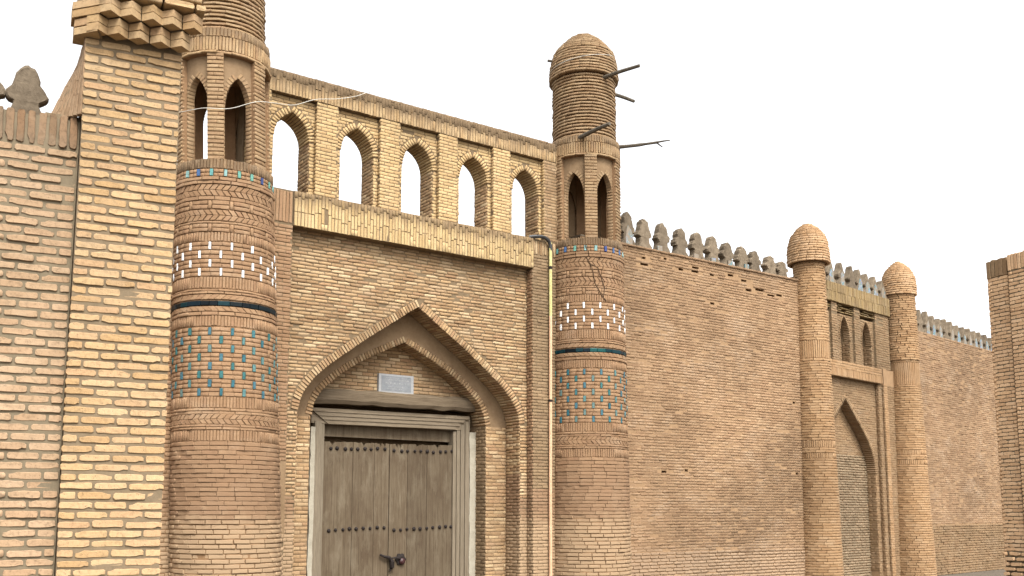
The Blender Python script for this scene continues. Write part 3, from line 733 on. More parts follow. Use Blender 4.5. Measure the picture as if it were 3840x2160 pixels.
# ================================================================== GATE
gate = thing('portal_gate', 'tall brick gateway with a pointed arch and an open arcade on top, between two towers', 'gateway', G.w(1.6, -.5, GRD))
fm, ax = flat(G)
bk = Bricks(gate)
Cg = .0655
OUT = Arch(1.645, [(0, 5.60), (.18, 5.49), (.35, 5.37), (.6, 5.20), (.85, 5.035), (1.08, 4.875), (1.3, 4.72), (1.5, 4.575), (1.7, 4.42), (1.9, 4.27), (2.08, 4.11), (2.24, 3.93), (2.35, 3.77), (2.42, 3.62), (2.455, 3.42)], GRD)
INN = Arch(1.63, [(0, 4.965), (.2, 4.87), (.4, 4.78), (.7, 4.635), (.95, 4.50), (1.2, 4.345), (1.45, 4.165), (1.68, 3.96), (1.82, 3.80), (1.91, 3.62), (1.96, 3.40)], GRD)
# frame either side of the recess
for s0, s1 in ((-1.75, -1.075), (4.285, 5.3)):
    MB().box(G, s0, s1, -.72, -.012, GRD, 7.33).part('frame_pier', gate, 'mortar_gate')
courses(bk, 'brick_tower', fm, ax, -1.72, -1.075, 2.5, 6.70, 0, .26, Cg, .010)
courses(bk, 'brick_tower', fm, ax, -1.72, -1.075, .1, 1.25, 0, .26, .07, .014)
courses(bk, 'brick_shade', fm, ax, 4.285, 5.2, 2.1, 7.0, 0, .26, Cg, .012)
courses(bk, 'brick_tower', fm, ax, 4.285, 5.2, .0, 2.1, 0, .26, Cg, .009)
soldiers(bk, 'brick_tower', fm, ax, -1.6, -1.09, 6.74, 7.32, 0, .06)
soldiers(bk, 'brick_gate', fm, ax, 4.30, 5.2, 7.02, 7.32, 0, .06)
for s0, z0, z1 in ((-1.75, GRD, .12), (-1.75, 1.24, 2.52)):
    MB().box(G, s0, -1.073, -.3, -.004, z0, z1).part('mud_patch', gate, 'mud_plaster')
# recessed wall with the outer arch
ts, lo, hi = OUT.cols(-1.08, 4.29, 6.9)
MB().strip(G.w, ts, lo, hi, -.209, -.72).part('recess_wall', gate, 'mortar_gate')
OX = OUT.offset(.145)
courses(bk, 'brick_gate', fm, ax, -1.07, 4.28, 1.9, 6.72, -.2, .265, Cg, .013, excl=lambda z: OX.excl(z) if z > OUT.zs else OUT.excl(z), kind='worn', ends=False, pj=.004)
courses(bk, 'brick_tower', fm, ax, -1.07, 4.28, .0, 1.9, -.2, .265, Cg, .010, excl=OUT.excl)
voussoirs(bk, 'brick_gate', G, OUT, -.19, .14, .062, .25, 2)
jamb_bricks(bk, 'brick_gate', G, OUT.c + OUT.h, -.69, -.21, 2.4, 3.42, Cg)
jamb_bricks(bk, 'brick_tower', G, OUT.c + OUT.h, -.69, -.21, 0, 2.4, Cg)
jamb_bricks(bk, 'brick_tower', G, 4.283, -.2, -.005, 0, 6.68, Cg, Ln=.18)
jamb_bricks(bk, 'brick_gate', G, OUT.c - OUT.h, -.69, -.21, 0, 3.42, Cg, side=1)
# inner arch
ts, lo, hi = INN.cols(-.95, 4.25, 6.2)
MB().strip(G.w, ts, lo, hi, -.70, -1.6).part('inner_wall', gate, 'mud_plaster')
IX = INN.offset(.13)
voussoirs(bk, 'brick_gate', G, INN, -.68, .125, .064, .24, 2, joint=.015)
courses(bk, 'brick_gate', fm, ax, -.80, 4.09, 0, 3.38, -.69, .24, .072, .015, excl=lambda z: INN.excl(z))
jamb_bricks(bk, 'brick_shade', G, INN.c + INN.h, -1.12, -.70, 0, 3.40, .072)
# tympanum and the dark passage behind the door
MB().box(G, -.5, 3.8, -1.5, -1.105, 3.72, 5.15).part('tympanum', gate, 'mortar_gate')
MB().box(G, -1.0, 4.3, -1.9, -1.62, GRD, 7.2).part('passage_wall', gate, 'mud_plaster')
courses(bk, 'brick_gate', fm, ax, -.3, 3.56, 3.86, 4.98, -1.09, .25, .068, .014, excl=lambda z: [(-9, INN.c - INN.half(z) - .02), (INN.c + INN.half(z) + .02, 9)])
MB().box(G, -6.5, -2.6, -.9, -.26, GRD, 7.0).part('side_wall', gate, 'mortar_tower')
courses(bk, 'brick_tower', fm, ax, -6.4, -2.7, GRD, 7.0, -.25, .26, .07, .012)
# the projecting band
MB().box(G, -1.075, 4.295, -.6, .028, 6.705, 7.34).part('band_core', gate, 'mortar_gate')
k = int(5.36 / .0655)
for i in range(k):
    s_ = -1.07 + (i + .5) * 5.36 / k; z = 6.70; cut = rng.choice((.12, .2, .26, .26, .3))
    while z < 7.33:
        z1 = min(z + cut, 7.345);
        if 7.345 - z1 < .06: z1 = 7.345
        bk.add('soldier_brick', 'brick_band', G.w(s_ + rng.gauss(0, .002), .04 + rng.gauss(0, .004), (z + z1) / 2), UP, -G.n, z1 - z - .011, .07, 5.36 / k * .80, 'plain', .008)
        z, cut = z1, rng.uniform(.24, .29)
courses(bk, 'brick_ledge', lambda s, n, z: G.w(s, -.26 - z, 7.343 + n), lambda s: (G.d, -UP), -1.07, 4.28, -.28, .28, .005, .26, .14, .012, dep=.04)
# arcade
AC = [-1.10 + 1.32 * i for i in range(5)]
AP = [(0, 8.865), (.08, 8.825), (.155, 8.775), (.23, 8.70), (.295, 8.60), (.335, 8.49), (.352, 8.36)]
ARC = [Arch(c_, AP, 7.36) for c_ in AC]
ts, lo = [-2.0], [7.36]
for a in ARC:
    t, l_, _ = a.cols(a.c - .5, a.c + .5, 9); ts += t[1:-1]; lo += l_[1:-1]
ts.append(5.3); lo.append(7.36)
MB().strip(G.w, ts, lo, [9.2] * len(ts), -.118, -.60).part('arcade_wall', gate, 'mortar_gate')
MB().box(G, -1.75, 5.3, -.72, -.02, 7.15, 7.352).part('arcade_sill', gate, 'mortar_gate')
def arc_excl(z, t=.125):
    iv = []
    for a in ARC:
        ax_ = a.offset(t)
        iv += ax_.excl(z) if z > a.zs else a.excl(z)
    return iv
PIL = [(-1.97, -1.54), (-.655, -.225), (.665, 1.095), (1.985, 2.415), (3.295, 3.725), (4.605, 5.1)]
pil_iv = lambda z: [(a, b) for a, b in PIL]
courses(bk, 'brick_arcade', fm, ax, -1.9, 5.1, 7.36, 9.13, -.11, .255, Cg, .012, pj=.003, jit=.006, excl=lambda z: sorted(arc_excl(z) + pil_iv(z)))
for a, b in PIL:
    MB().box(G, a, b, -.3, -.017, 7.34, 9.2).part('pilaster', gate, 'mortar_gate')
    courses(bk, 'brick_arcade' if a < 4.5 else 'brick_tower_top', fm, ax, a, b, 7.36, 9.125, -.01, .215, Cg, .011, pj=.002, jit=.005)
    jamb_bricks(bk, 'brick_arcade', G, a + .008, -.115, -.012, 7.36, 9.12, Cg, Ln=.4)
for a in ARC:
    voussoirs(bk, 'brick_arcade', G, a, -.10, .12, .058, .24, 2)
    jamb_bricks(bk, 'brick_gate', G, a.c + a.h, -.59, -.13, 7.37, 8.36, Cg, Ln=.24)
    jamb_bricks(bk, 'brick_gate', G, a.c - a.h, -.59, -.13, 7.37, 8.36, Cg, Ln=.24, side=1)
# coping
MB().box(G, -1.95, 5.15, -.62, -.012, 9.135, 9.54).part('coping_core', gate, 'mortar_gate')
k = int(6.9 / .063)
for i in range(k):
    s_ = -1.85 + (i + .5) * 6.9 / k; cut = rng.choice((.22, .26, .30))
    for z0, z1 in ((9.13, 9.13 + cut), (9.13 + cut, 9.555 + rng.gauss(0, .0025))):
        bk.add('soldier_brick', 'brick_coping', G.w(s_ + rng.gauss(0, .003), rng.gauss(0, .004), (z0 + z1) / 2), UP, -G.n, z1 - z0 - .01, .07, 6.9 / k * .8, 'plain', .01)
courses(bk, 'brick_ledge', lambda s, n, z: G.w(s, -.3 - z, 9.545 + n), lambda s: (G.d, -UP), -1.8, 5.0, -.3, .3, .005, .26, .12, .012, dep=.04)
bk.build({'brick': 300, 'arch_brick': 200, 'soldier_brick': 240})

# ---- timber: log lintel, door frame, leaves
def beam(root, name, Fr, s0, s1, nf, th, z0, z1, mat, seed, dz=0, rnd=.35, wob=.012, seg=14):
    r = random.Random(seed); V, Fc = [], []
    hh = (z1 - z0) / 2; cz = (z0 + z1) / 2; hn = th / 2
    prof = [(1, -1 + rnd), (1, 1 - rnd), (1 - rnd * .7, 1), (-1, 1), (-1, -1), (1 - rnd * .7, -1)]
    for i in range(seg + 1):
        t = i / seg; w1, w2 = r.gauss(0, wob), r.gauss(0, wob)
        for q, (a, b) in enumerate(prof): V.append(Fr.w(s0 + (s1 - s0) * t, nf - hn + hn * a + (w1 if a > 0 else 0) + r.gauss(0, wob * .3), cz + dz * t + hh * b + w2 + r.gauss(0, wob * .3)))
    m = len(prof)
    for i in range(seg):
        for q in range(m): Fc.append((i * m + q, i * m + (q + 1) % m, (i + 1) * m + (q + 1) % m, (i + 1) * m + q))
    Fc += [tuple(range(m)), tuple(seg * m + q for q in range(m))[::-1]]
    return part(name, root, V, Fc, mat)
beam(gate, 'lintel_log', G, -.24, 3.50, -.90, .24, 3.66, 3.945, 'wood_beam', 5, dz=.045, rnd=.5, wob=.012)
dfr = gate      # the door is part of the gateway
def fbox(name, root, s0, s1, n0, n1, z0, z1, mat): return MB().box(G, s0, s1, n0, n1, z0, z1).part(name, root, mat)
lin = beam(dfr, 'lintel', G, -.12, 3.46, -1.11, .2, 3.29, 3.58, 'wood_frame', 8, dz=.03, rnd=.05, wob=.003)
for q in range(4):     # moulded fasciae, stepping forward upwards and cut on the slant at the left end
    zz = 3.295 + q * .073; fs = .22 - q * .105
    V = [G.w(fs, -1.11, zz), G.w(3.10 + q * .10, -1.11, zz + .03), G.w(3.10 + q * .10, -1.11, zz + .098), G.w(fs - .10, -1.11, zz + .068)]
    V += [v + G.n * (.02 + .016 * q) for v in V]
    part('fascia', lin, V, BOXF, 'wood_frame', base=off(dfr))
for q, (a, b) in enumerate(((-.055, .03), (.03, .10), (.10, .165))): fbox('jamb', dfr, a, b - .006, -1.35, -1.075 - q * .022, GRD, 3.34 - q * .02, 'wood_jamb')
for q, (a, b) in enumerate(((3.33, 3.43), (3.235, 3.325), (3.15, 3.23), (3.07, 3.145))): fbox('jamb', dfr, a, b, -1.35, -1.075 - q * .022, GRD, 3.50 - q * .07, 'wood_jamb')
def ragged_strip(name, root, s0, s1, nf, z0, z1, mat, seed):
    r = random.Random(seed); mb = MB(); k = 26; pr = []
    for i in range(k + 1):
        z = z0 + (z1 - z0) * i / k; pr.append((s0 + r.uniform(-.012, .012), s1 + r.uniform(-.006, .006), nf + r.uniform(-.006, .006), z))
    V, Fc = [], []
    for a, b, n_, z in pr: V += [G.w(a, n_ - .2, z), G.w(a, n_, z), G.w(b, n_, z), G.w(b, n_ - .2, z)]
    for i in range(k):
        p = 4 * i
        for q in range(4): Fc.append((p + q, p + (q + 1) % 4, p + 4 + (q + 1) % 4, p + 4 + q))
    Fc += [(3, 2, 1, 0), (4 * k, 4 * k + 1, 4 * k + 2, 4 * k + 3)]
    return part(name, root, V, Fc, mat)
ragged_strip('plaster_edge', dfr, -.15, -.06, -1.05, GRD, 3.22, 'lime_plaster', 2)
ragged_strip('plaster_edge', dfr, 3.43, 3.60, -1.06, GRD, 3.28, 'lime_plaster', 3)
fbox('transom', dfr, .165, 3.08, -1.34, -1.27, 3.07, 3.45, 'wood_old')
def leaf(s0, s1, cuts, studs_x, rise, seed):
    r = random.Random(seed)
    lf = fbox('door_leaf', dfr, s0 + .02, s1 - .02, -1.30, -1.235, GRD + .05, 2.90, 'wood_old')
    ed = [s0] + cuts + [s1]
    for a, b in zip(ed, ed[1:]):
        k = 10; top = []
        for i in range(k + 1):
            f = i / k; top.append(2.972 + .03 * rise * ((a + (b - a) * f) - s0) + r.uniform(-.012, .006))
        for q in range(r.choice((1, 2))): top[r.randrange(2, k - 1)] -= r.uniform(.05, .09)
        n0 = -1.18 + r.uniform(-.006, .004); V = []
        for n_ in (n0, n0 - .05):
            V += [G.w(a + .004, n_, GRD + .03), G.w(b - .004, n_, GRD + .03)] + [G.w(b - .004 - (b - a - .008) * i / k, n_, top[k - i]) for i in range(k + 1)]
        m = k + 3
        Fc = [tuple(range(m)), tuple(range(2 * m - 1, m - 1, -1))] + [(i, (i + 1) % m, m + (i + 1) % m, m + i) for i in range(m)]
        part('plank', lf, V, Fc, 'wood_old', base=off(dfr))
    for zrow, rz in ((2.825, .03), (1.275, .035)):
        for i, x in enumerate(studs_x):
            V, Fc = [], []; P = G.w(x + r.gauss(0, .008), -1.178, zrow + rz * (x - s0) + r.gauss(0, .008)); rad = .036 * r.uniform(.88, 1.12)
            rings = [(1.0, 0), (.95, .012), (.62, .026), (.2, .033)]
            for rr, o_ in rings:
                for j in range(10):
                    a = 2 * math.pi * j / 10; V.append(P + G.d * rad * rr * math.cos(a) + UP * rad * rr * math.sin(a) + G.n * o_)
            for q in range(3):
                for j in range(10): Fc.append((q * 10 + j, q * 10 + (j + 1) % 10, q * 10 + 10 + (j + 1) % 10, q * 10 + 10 + j))
            Fc.append(tuple(30 + j for j in range(10)))
            part('stud', lf, V, Fc, 'iron', base=off(dfr))
    lf['label'] = 'weathered wooden door leaf with two rows of iron studs'
    return lf
leaf(.17, 1.60, [.80, 1.27], [.32 + i * 1.17 / 8 for i in range(9)], 0, 31)
leaf(1.61, 3.10, [2.02, 2.47], [1.72 + i * 1.35 / 9 for i in range(10)], .6, 32)
def ring_plate(name, root, s, z, rad, mat, petals=0, n0=-1.176, th=.03):
    V, Fc = [], []; k = 20
    for n_, f in ((n0, 1.0), (n0 + th * .5, .95), (n0 + th, .45)):
        for j in range(k):
            a = 2 * math.pi * j / k; rr = rad * f * (1 + (.12 * math.cos(petals * a) if petals else 0)); V.append(G.w(s + rr * math.cos(a), n_, z + rr * math.sin(a)))
    for q in range(2):
        for j in range(k): Fc.append((q * k + j, q * k + (j + 1) % k, q * k + k + (j + 1) % k, q * k + k + j))
    Fc.append(tuple(2 * k + j for j in range(k)))
    return part(name, root, V, Fc, mat)
ring_plate('knocker_plate', dfr, 1.88, .70, .115, 'iron', 6); ring_plate('knocker_boss', dfr, 1.90, .66, .062, 'iron_red', 0, -1.146, .05)
mb = MB().tube([G.w(1.40, -1.13, .80), G.w(1.50, -1.12, .76), G.w(1.60, -1.12, .74), G.w(1.66, -1.12, .66), G.w(1.67, -1.13, .55), G.w(1.63, -1.15, .49)], [.02, .026, .036, .05, .045, .03]); mb.part('hasp', dfr, 'iron')
mb = MB().tube([G.w(1.62, -1.13, .72), G.w(1.74, -1.10, .74), G.w(1.86, -1.13, .70)], .016); mb.part('chain_link', dfr, 'iron')

# ---- plaque over the door
pl = thing('plaque', 'small grey inscribed plaque fixed above the log lintel, under the arch', 'plaque', G.w(1.64, -1.08, 3.92))
MB().box(G, 1.25, 2.04, -1.10, -1.02, 3.915, 4.345).part('slab', pl, 'plaque_pale')
MB().box(G, 1.31, 1.98, -1.03, -1.014, 4.01, 4.31).part('panel', pl, 'plaque_slate')
lr = random.Random(12); mb = MB()
for z, a, b, h in ((4.265, 1.38, 1.93, .018), (4.215, 1.36, 1.90, .034), (4.150, 1.40, 1.86, .034), (4.085, 1.46, 1.80, .020), (4.045, 1.42, 1.76, .020)):
    s_ = a
    while s_ < b:
        w_ = lr.uniform(.35, .9) * h
        if lr.random() < .86:
            mb.box(G, s_, s_ + w_ * .34, -1.016, -1.011, z, z + h)
            if lr.random() < .7: mb.box(G, s_, s_ + w_, -1.016, -1.0105, z + h * lr.choice((.0, .4, .8)), z + h * lr.choice((.0, .4, .8)) + h * .2)
        s_ += w_ + h * .28
o = mb.part('inscription', pl, 'plaque_pale'); o['kind'] = 'stuff'

# ---- pipe, hose, cables
pp = thing('drain_pipe', 'thin vertical pipe, yellow above and copper below, beside the right tower', 'pipe', G.w(4.70, .07, GRD))
MB().tube([G.w(4.712, .06, 5.72), G.w(4.712, .06, 6.4), G.w(4.715, .06, 7.0), G.w(4.712, .06, 7.30)], .034).part('upper_pipe', pp, 'pipe_yellow')
MB().tube([G.w(4.68, .06, GRD), G.w(4.685, .06, 2.0), G.w(4.70, .06, 4.0), G.w(4.712, .06, 5.72)], .034).part('lower_pipe', pp, 'pipe_copper')
MB().tube([G.w(4.712, .06, 6.73), G.w(4.712, .06, 6.79)], .041).part('clamp', pp, 'iron')
MB().tube([G.w(4.702, .06, 3.9), G.w(4.702, .06, 3.95)], .041).part('clamp', pp, 'iron')
hz = MB().tube([G.w(4.22, -.02, 7.37), G.w(4.34, .05, 7.385), G.w(4.48, .07, 7.40), G.w(4.58, .07, 7.385), G.w(4.66, .065, 7.34), G.w(4.715, .06, 7.25), G.w(4.72, .055, 7.12)], .04).part('hose', None, 'rubber_black')
hz['label'] = 'short black hose bending over the ledge into the pipe'; hz['category'] = 'hose'
def smooth_path(P, k=6):
    P = [np.asarray(p, float) for p in P]; P = [2 * P[0] - P[1]] + P + [2 * P[-1] - P[-2]]; out = []
    for i in range(1, len(P) - 2):
        for j in range(k):
            t = j / k; a, b, c_, d = P[i - 1:i + 3]
            out.append(.5 * ((2 * b) + (c_ - a) * t + (2 * a - 5 * b + 4 * c_ - d) * t * t + (3 * b - a - 3 * c_ + d) * t ** 3))
    return out + [P[-2]]
cb = MB().tube(smooth_path([G.w(-3.45, .1, 8.20), G.w(-3.27, .3, 8.185), G.w(-3.14, .7, 8.13), G.w(-3.0, .85, 8.14), G.w(-2.59, .84, 8.235), G.w(-2.15, .84, 8.46), G.w(-1.70, .55, 8.65), G.w(-1.2, .2, 8.86), G.w(-.75, .1, 9.11), G.w(-.3, .06, 9.25), G.w(.1, .04, 9.41), G.w(.38, .02, 9.57), G.w(.5, -.2, 9.56)]), .0055, 6).part('cable', None, 'cable_white')
cb['label'] = 'white cable strung across the near tower lantern to the arcade coping'; cb['category'] = 'cable'
pts = []
for i in range(13):
    f = i / 12; a = math.radians(-128 + 150 * f); z = 11.30 + .30 * f - .05 * math.sin(f * math.pi); pts.append(cyR.p(a, .02, z, dome_R(z - 11.115, 0, DOME)))
cb = MB().tube(pts, .0055, 6).part('cable', None, 'cable_white'); cb['label'] = 'white cable wrapped round the dome of the right tower'; cb['category'] = 'cable'

# ---- wooden poles sticking out of the right tower
def pole(label, pts, rad):
    mb = MB().tube(smooth_path(pts, 4), rad if not hasattr(rad, '__len__') else list(np.interp(np.linspace(0, 1, (len(pts) - 1) * 4 + 1), np.linspace(0, 1, len(rad)), rad)), 8)
    o = mb.part('wooden_pole', None, 'wood_pole'); o['label'] = label; o['category'] = 'pole'; o['group'] = 'poles left in the right tower'
    return mb
pole('stout pole just below the dome rim of the right tower, pointing up right', [G.w(5.72, .60, 11.03), G.w(5.80, 1.0, 11.04), G.w(5.97, 1.56, 11.04)], [.05, .042, .036])
pole('short pole end on the right side of the drum, pointing down right', [G.w(6.15, .45, 10.86), G.w(6.5, .47, 10.85), G.w(6.82, .46, 10.84)], [.042, .04, .036])
pole('pole slanting across the front of the drum, just above the brick ring', [G.w(5.18, .50, 9.60), G.w(5.18, 1.0, 9.61), G.w(5.19, 1.47, 9.60)], [.052, .045, .04])
mb = MB().tube(smooth_path([G.w(6.2, .42, 9.63), G.w(6.5, .78, 9.63), G.w(6.80, 1.21, 9.637)], 4), [.045] * 3 + [.04] * 3 + [.03] * 3, 8)
mb.tube([G.w(6.78, 1.20, 9.637), G.w(6.86, 1.34, 9.64), G.w(6.93, 1.46, 9.637)], [.022, .018, .012], 6); mb.tube([G.w(6.78, 1.19, 9.637), G.w(6.90, 1.16, 9.62), G.w(7.07, 1.08, 9.63)], [.020, .016, .012], 6)
o = mb.part('wooden_pole', None, 'wood_pole'); o['label'] = 'long forked branch sticking out right at the brick ring of the right tower'; o['category'] = 'pole'; o['group'] = 'poles left in the right tower'
pole('tiny pole stub on the left side of the dome', [G.w(5.10, -.2, 11.56), G.w(4.93, -.28, 11.57)], .03)

# ---- cracks on the right tower
cr = MB()
def crack(pts):
    P = []
    for a, z in pts: P.append(cyR.p(math.radians(a), .012, z))
    cr.tube(P, .008, 5)
crack([(-40, 7.2), (-37, 7.08), (-39, 6.95), (-33, 6.8), (-29, 6.62), (-27, 6.4), (-20, 6.22), (-15, 6.1), (-10, 6.02)]); crack([(-33, 6.8), (-22, 6.72), (-17, 6.5), (-12, 6.3), (-14, 6.12)])
crack([(-37, 7.08), (-24, 7.0), (-18, 6.9)])
cr.part('crack', towR, 'crack_dark')

# ================================================================== CITY WALL, first stretch
wall = thing('city_wall', 'long plain brick city wall with mud merlons, between the right tower and the first column', 'wall', G.w(9.8, -.4, GRD))
HOLES = [(7.47, 7.41, .13), (7.49, 7.26, .24), (8.16, 7.49, .1), (8.67, 7.31, .16), (9.16, 7.42, .22), (9.14, 7.33, .24), (9.72, 7.33, .14), (10.38, 7.41, .2), (10.86, 7.34, .2), (11.03, 7.12, .22), (11.45, 7.18, .34), (11.87, 7.09, .28), (12.19, 7.14, .22), (9.71, 6.62, .14), (7.99, 2.53, .16), (8.70, 2.58, .11), (12.62, 4.4, .1), (12.64, 2.6, .1)]
HOLES = [(s - w / 2, s + w / 2, z - .028, z + .028) for s, z, w in HOLES]
def holed_slab(Fr, s0, s1, z0, z1, nf, nb, holes, depth=.22):
    mb = MB().box(Fr, s0, s1, nb, nf - depth - .02, z0, z1)
    S = sorted({s0, s1} | {x for h in holes for x in h[:2]}); Z = sorted({z0, z1} | {x for h in holes for x in h[2:]})
    for a, b in zip(S, S[1:]):
        for c_, d in zip(Z, Z[1:]):
            ms, mz = (a + b) / 2, (c_ + d) / 2
            if any(h[0] < ms < h[1] and h[2] < mz < h[3] for h in holes): continue
            mb.add([Fr.w(a, nf, c_), Fr.w(b, nf, c_), Fr.w(b, nf, d), Fr.w(a, nf, d)], [(0, 1, 2, 3)])
    for a, b, c_, d in holes:
        q = [(a, c_), (b, c_), (b, d), (a, d)]
        V = [Fr.w(s, nf, z) for s, z in q] + [Fr.w(s, nf - depth, z) for s, z in q]
        mb.add(V, [(0, 1, 5, 4), (1, 2, 6, 5), (2, 3, 7, 6), (3, 0, 4, 7), (4, 5, 6, 7)])
    return mb
holed_slab(G, 5.6, 13.35, GRD, 7.62, -.008, -.9, HOLES).part('wall_core', wall, 'mortar_city')
bk = Bricks(wall, 2330, 3010)
def in_hole(s, z): return any(h[0] - .1 < s < h[1] + .1 and h[2] - .012 < z < h[3] + .012 for h in HOLES)
courses(bk, 'brick_city', fm, ax, 6.45, 13.1, .75, 7.6, 0, .25, .0655, .011, ends=False, pj=.0035, jit=.008, skip=lambda s, z: in_hole(s, z) or rng.random() < .012, kind='worn')
courses(bk, 'brick_city', fm, ax, 6.45, 13.1, GRD, .75, .012, .26, .075, .014, ends=False, pj=.004, kind='worn')
courses(bk, 'brick_city', fm, ax, 6.45, 13.1, 7.6, 7.665, .03, .26, .066, .012, dep=.2)
bk.build()
MB().box(G, 5.6, 13.3, -.8, .0, 7.62, 7.66).part('coping_bed', wall, 'mud_merlon')
mr = random.Random(5)
for i, (s_, zt) in enumerate(((7.11, 8.50), (7.63, 8.44), (8.22, 8.44), (8.82, 8.42), (9.39, 8.42), (9.92, 8.40), (10.44, 8.33), (10.99, 8.30), (11.45, 8.26), (12.05, 8.23), (12.50, 8.14))):
    place_merlon(wall, G, s_, -.20, 7.655, .42, (zt - 7.655) * .93, .20, 40 + i, tile='tile_merlon' if i == 0 else None, rough=.10)
tb = [(8.05, 7.70), (9.25, 7.69), (9.85, 7.68), (10.45, 7.70), (11.05, 7.70)]
for s_, z in tb:
    MB().box(G, s_ - .07, s_ + .08, -.09, -.06, z - .02, z + .10).part('glazed_tile', wall, 'tile_merlon')

# ================================================================== SECOND PORTAL AND ITS COLUMNS
CDOME = [(0, 1.0), (.30, 1.0), (.52, .93), (.70, .80), (.84, .60), (.95, .36), (1.02, .16), (1.06, 0)]
def column(label, Fr, s, n, R0, R1, zrim, rd, hd, bands, umin, umax, ledge=None):
    root = thing('round_column', label, 'column', Fr.w(s, n, GRD), 'columns of the second portal')
    Rz = lambda z: R0 + (R1 - R0) * (z - GRD) / (zrim - GRD)
    cy = Cyl(Fr, s, n, Rz); bk = Bricks(root, umin, umax); c = cy.c
    prof = [(Rz(GRD) - .02, GRD), (Rz(zrim) - .02, zrim + .02), (rd * .9, zrim + .03)] + [(max(.0, rd * p[1] - .05), zrim + hd * p[0] * .98) for p in CDOME[1:]]
    MB().lathe(c, prof, 40).part('shaft', root, 'mortar_tower')
    z = GRD
    bands = sorted(bands)
    while z < zrim - .02:
        nb = next((b for b in bands if b[0] <= z + .03 < b[1]), None)
        if nb: cy.upright(bk, 'brick_column', z, nb[1], .055, a0=-2.6, a1=1.9); z = nb[1]; continue
        nx = next((b[0] for b in bands if b[0] > z), zrim)
        h = min(.068, max(.03, nx - z)); light = z < 1.0
        cy.course(bk, 'brick_column', z, z + h, .25, a0=-2.6, a1=1.9, joint=.011, pj=.003, vj=.007, out=(.012 if light and ledge else 0) + (.035 if ledge and z > ledge else 0)); z += h
    z = zrim
    while z < zrim + hd * 1.04:
        f = (z - zrim) / hd; rr = rd * float(np.interp(f, [p[0] for p in CDOME], [p[1] for p in CDOME])); h = .066 if f < .7 else .05
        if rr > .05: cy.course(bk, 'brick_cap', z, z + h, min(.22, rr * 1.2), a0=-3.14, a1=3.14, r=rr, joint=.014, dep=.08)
        z += h
    bk.build(220); return root
column('thick round brick column with a domed cap, at the end of the plain wall', G, 13.35, 0.05, .56, .395, 8.10, .545, 1.05, [(2.98, 3.12), (3.28, 3.44), (5.55, 6.02)], 2960, 3200)
column('farther domed brick column with a ledge half way up, right of the second portal', B, 5.32, .05, .62, .40, 8.02, .50, 1.0, [(3.0, 3.14), (3.28, 3.42), (5.3, 5.98)], 3260, 3520, ledge=5.98)
por = thing('portal_gate', 'second smaller brick portal with blind niches and blue-tiled merlons, between the two columns', 'gateway', B.w(2.7, -.4, GRD))
fmB, axB = flat(B); bk = Bricks(por, 3050, 3340)
PA = Arch(2.17, [(0, 4.74), (.3, 4.46), (.6, 4.18), (.9, 3.91), (1.2, 3.60), (1.4, 3.30), (1.52, 2.98), (1.55, 2.7)], GRD)
# upper wall with three niches
NI = [Arch(c_, [(0, 7.03), (.08, 6.97), (.16, 6.86), (.23, 6.70), (.27, 6.52), (.285, 6.36)], 5.76) for c_ in (1.02, 2.2, 3.44)]
ts, lo = [.2], [5.72]
for a in NI: t, l_, _ = a.cols(a.c - .4, a.c + .4, 9); ts += t[1:-1]; lo += l_[1:-1]
ts.append(4.9); lo.append(5.72); lo = [max(x, 5.72) for x in lo]
MB().strip(B.w, ts, lo, [7.07] * len(ts), -.10, -.34).part('niche_wall', por, 'mortar_gate')
MB().box(B, .1, 5.0, -.8, -.345, 5.5, 7.85).part('back_wall', por, 'mud_plaster')
def ni_ex(z): return sorted(x for a in NI for x in (a.offset(.05).excl(z) if z > a.zs else a.excl(z)))
NP = [(1.42, 1.72), (2.66, 2.98), (3.88, 4.7)]
courses(bk, 'brick_portal', fmB, axB, .3, 4.7, 5.73, 7.07, -.09, .25, .066, .011, excl=lambda z: sorted(ni_ex(z) + NP))
for a, b in NP:
    MB().box(B, a, b, -.2, -.03, 5.72, 7.34).part('pilaster', por, 'mortar_gate'); courses(bk, 'brick_portal', fmB, axB, a, b, 5.73, 7.33, -.02, .2, .066, .011, skip=lambda s, z: z > 7.0 and rng.random() < .25)
for a in NI:
    voussoirs(bk, 'brick_portal', B, a, -.075, .06, .05, .2, 1)
    courses(bk, 'brick_portal', fmB, axB, a.c - .3, a.c + .3, 5.73, 7.0, -.335, .25, .066, .012, excl=lambda z, a=a: [(-9, a.c - a.half(z)), (a.c + a.half(z), 9)], skip=lambda s, z, c=a.c: c > 3 and z < 6.1 and rng.random() < .35)
    jamb_bricks(bk, 'brick_portal', B, a.c + a.h, -.33, -.11, 5.76, 6.36, .066, Ln=.2)
# broken dentil course under the band, then the weathered band
for q in range(4):
    z0 = 7.08 + q * .062
    for s_ in np.arange(1.1, 4.3, .24):
        if rng.random() < .66: bk.add('dentil_brick', 'brick_weathered', B.w(s_ + (.12 if q % 2 else 0), -.05 + rng.uniform(-.03, .015), z0 + .03), B.d, -B.n, .22, .29, .03, 'worn', .03)
MB().box(B, .2, 4.75, -.8, .015, 7.335, 7.86).part('band_core', por, 'brick_weathered')
soldiers(bk, 'brick_weathered', fmB, axB, .3, 4.7, 7.335, 7.60, .03, .075, .012)
soldiers(bk, 'brick_weathered', fmB, axB, .3, 4.7, 7.60, 7.86, .026, .075, .012)
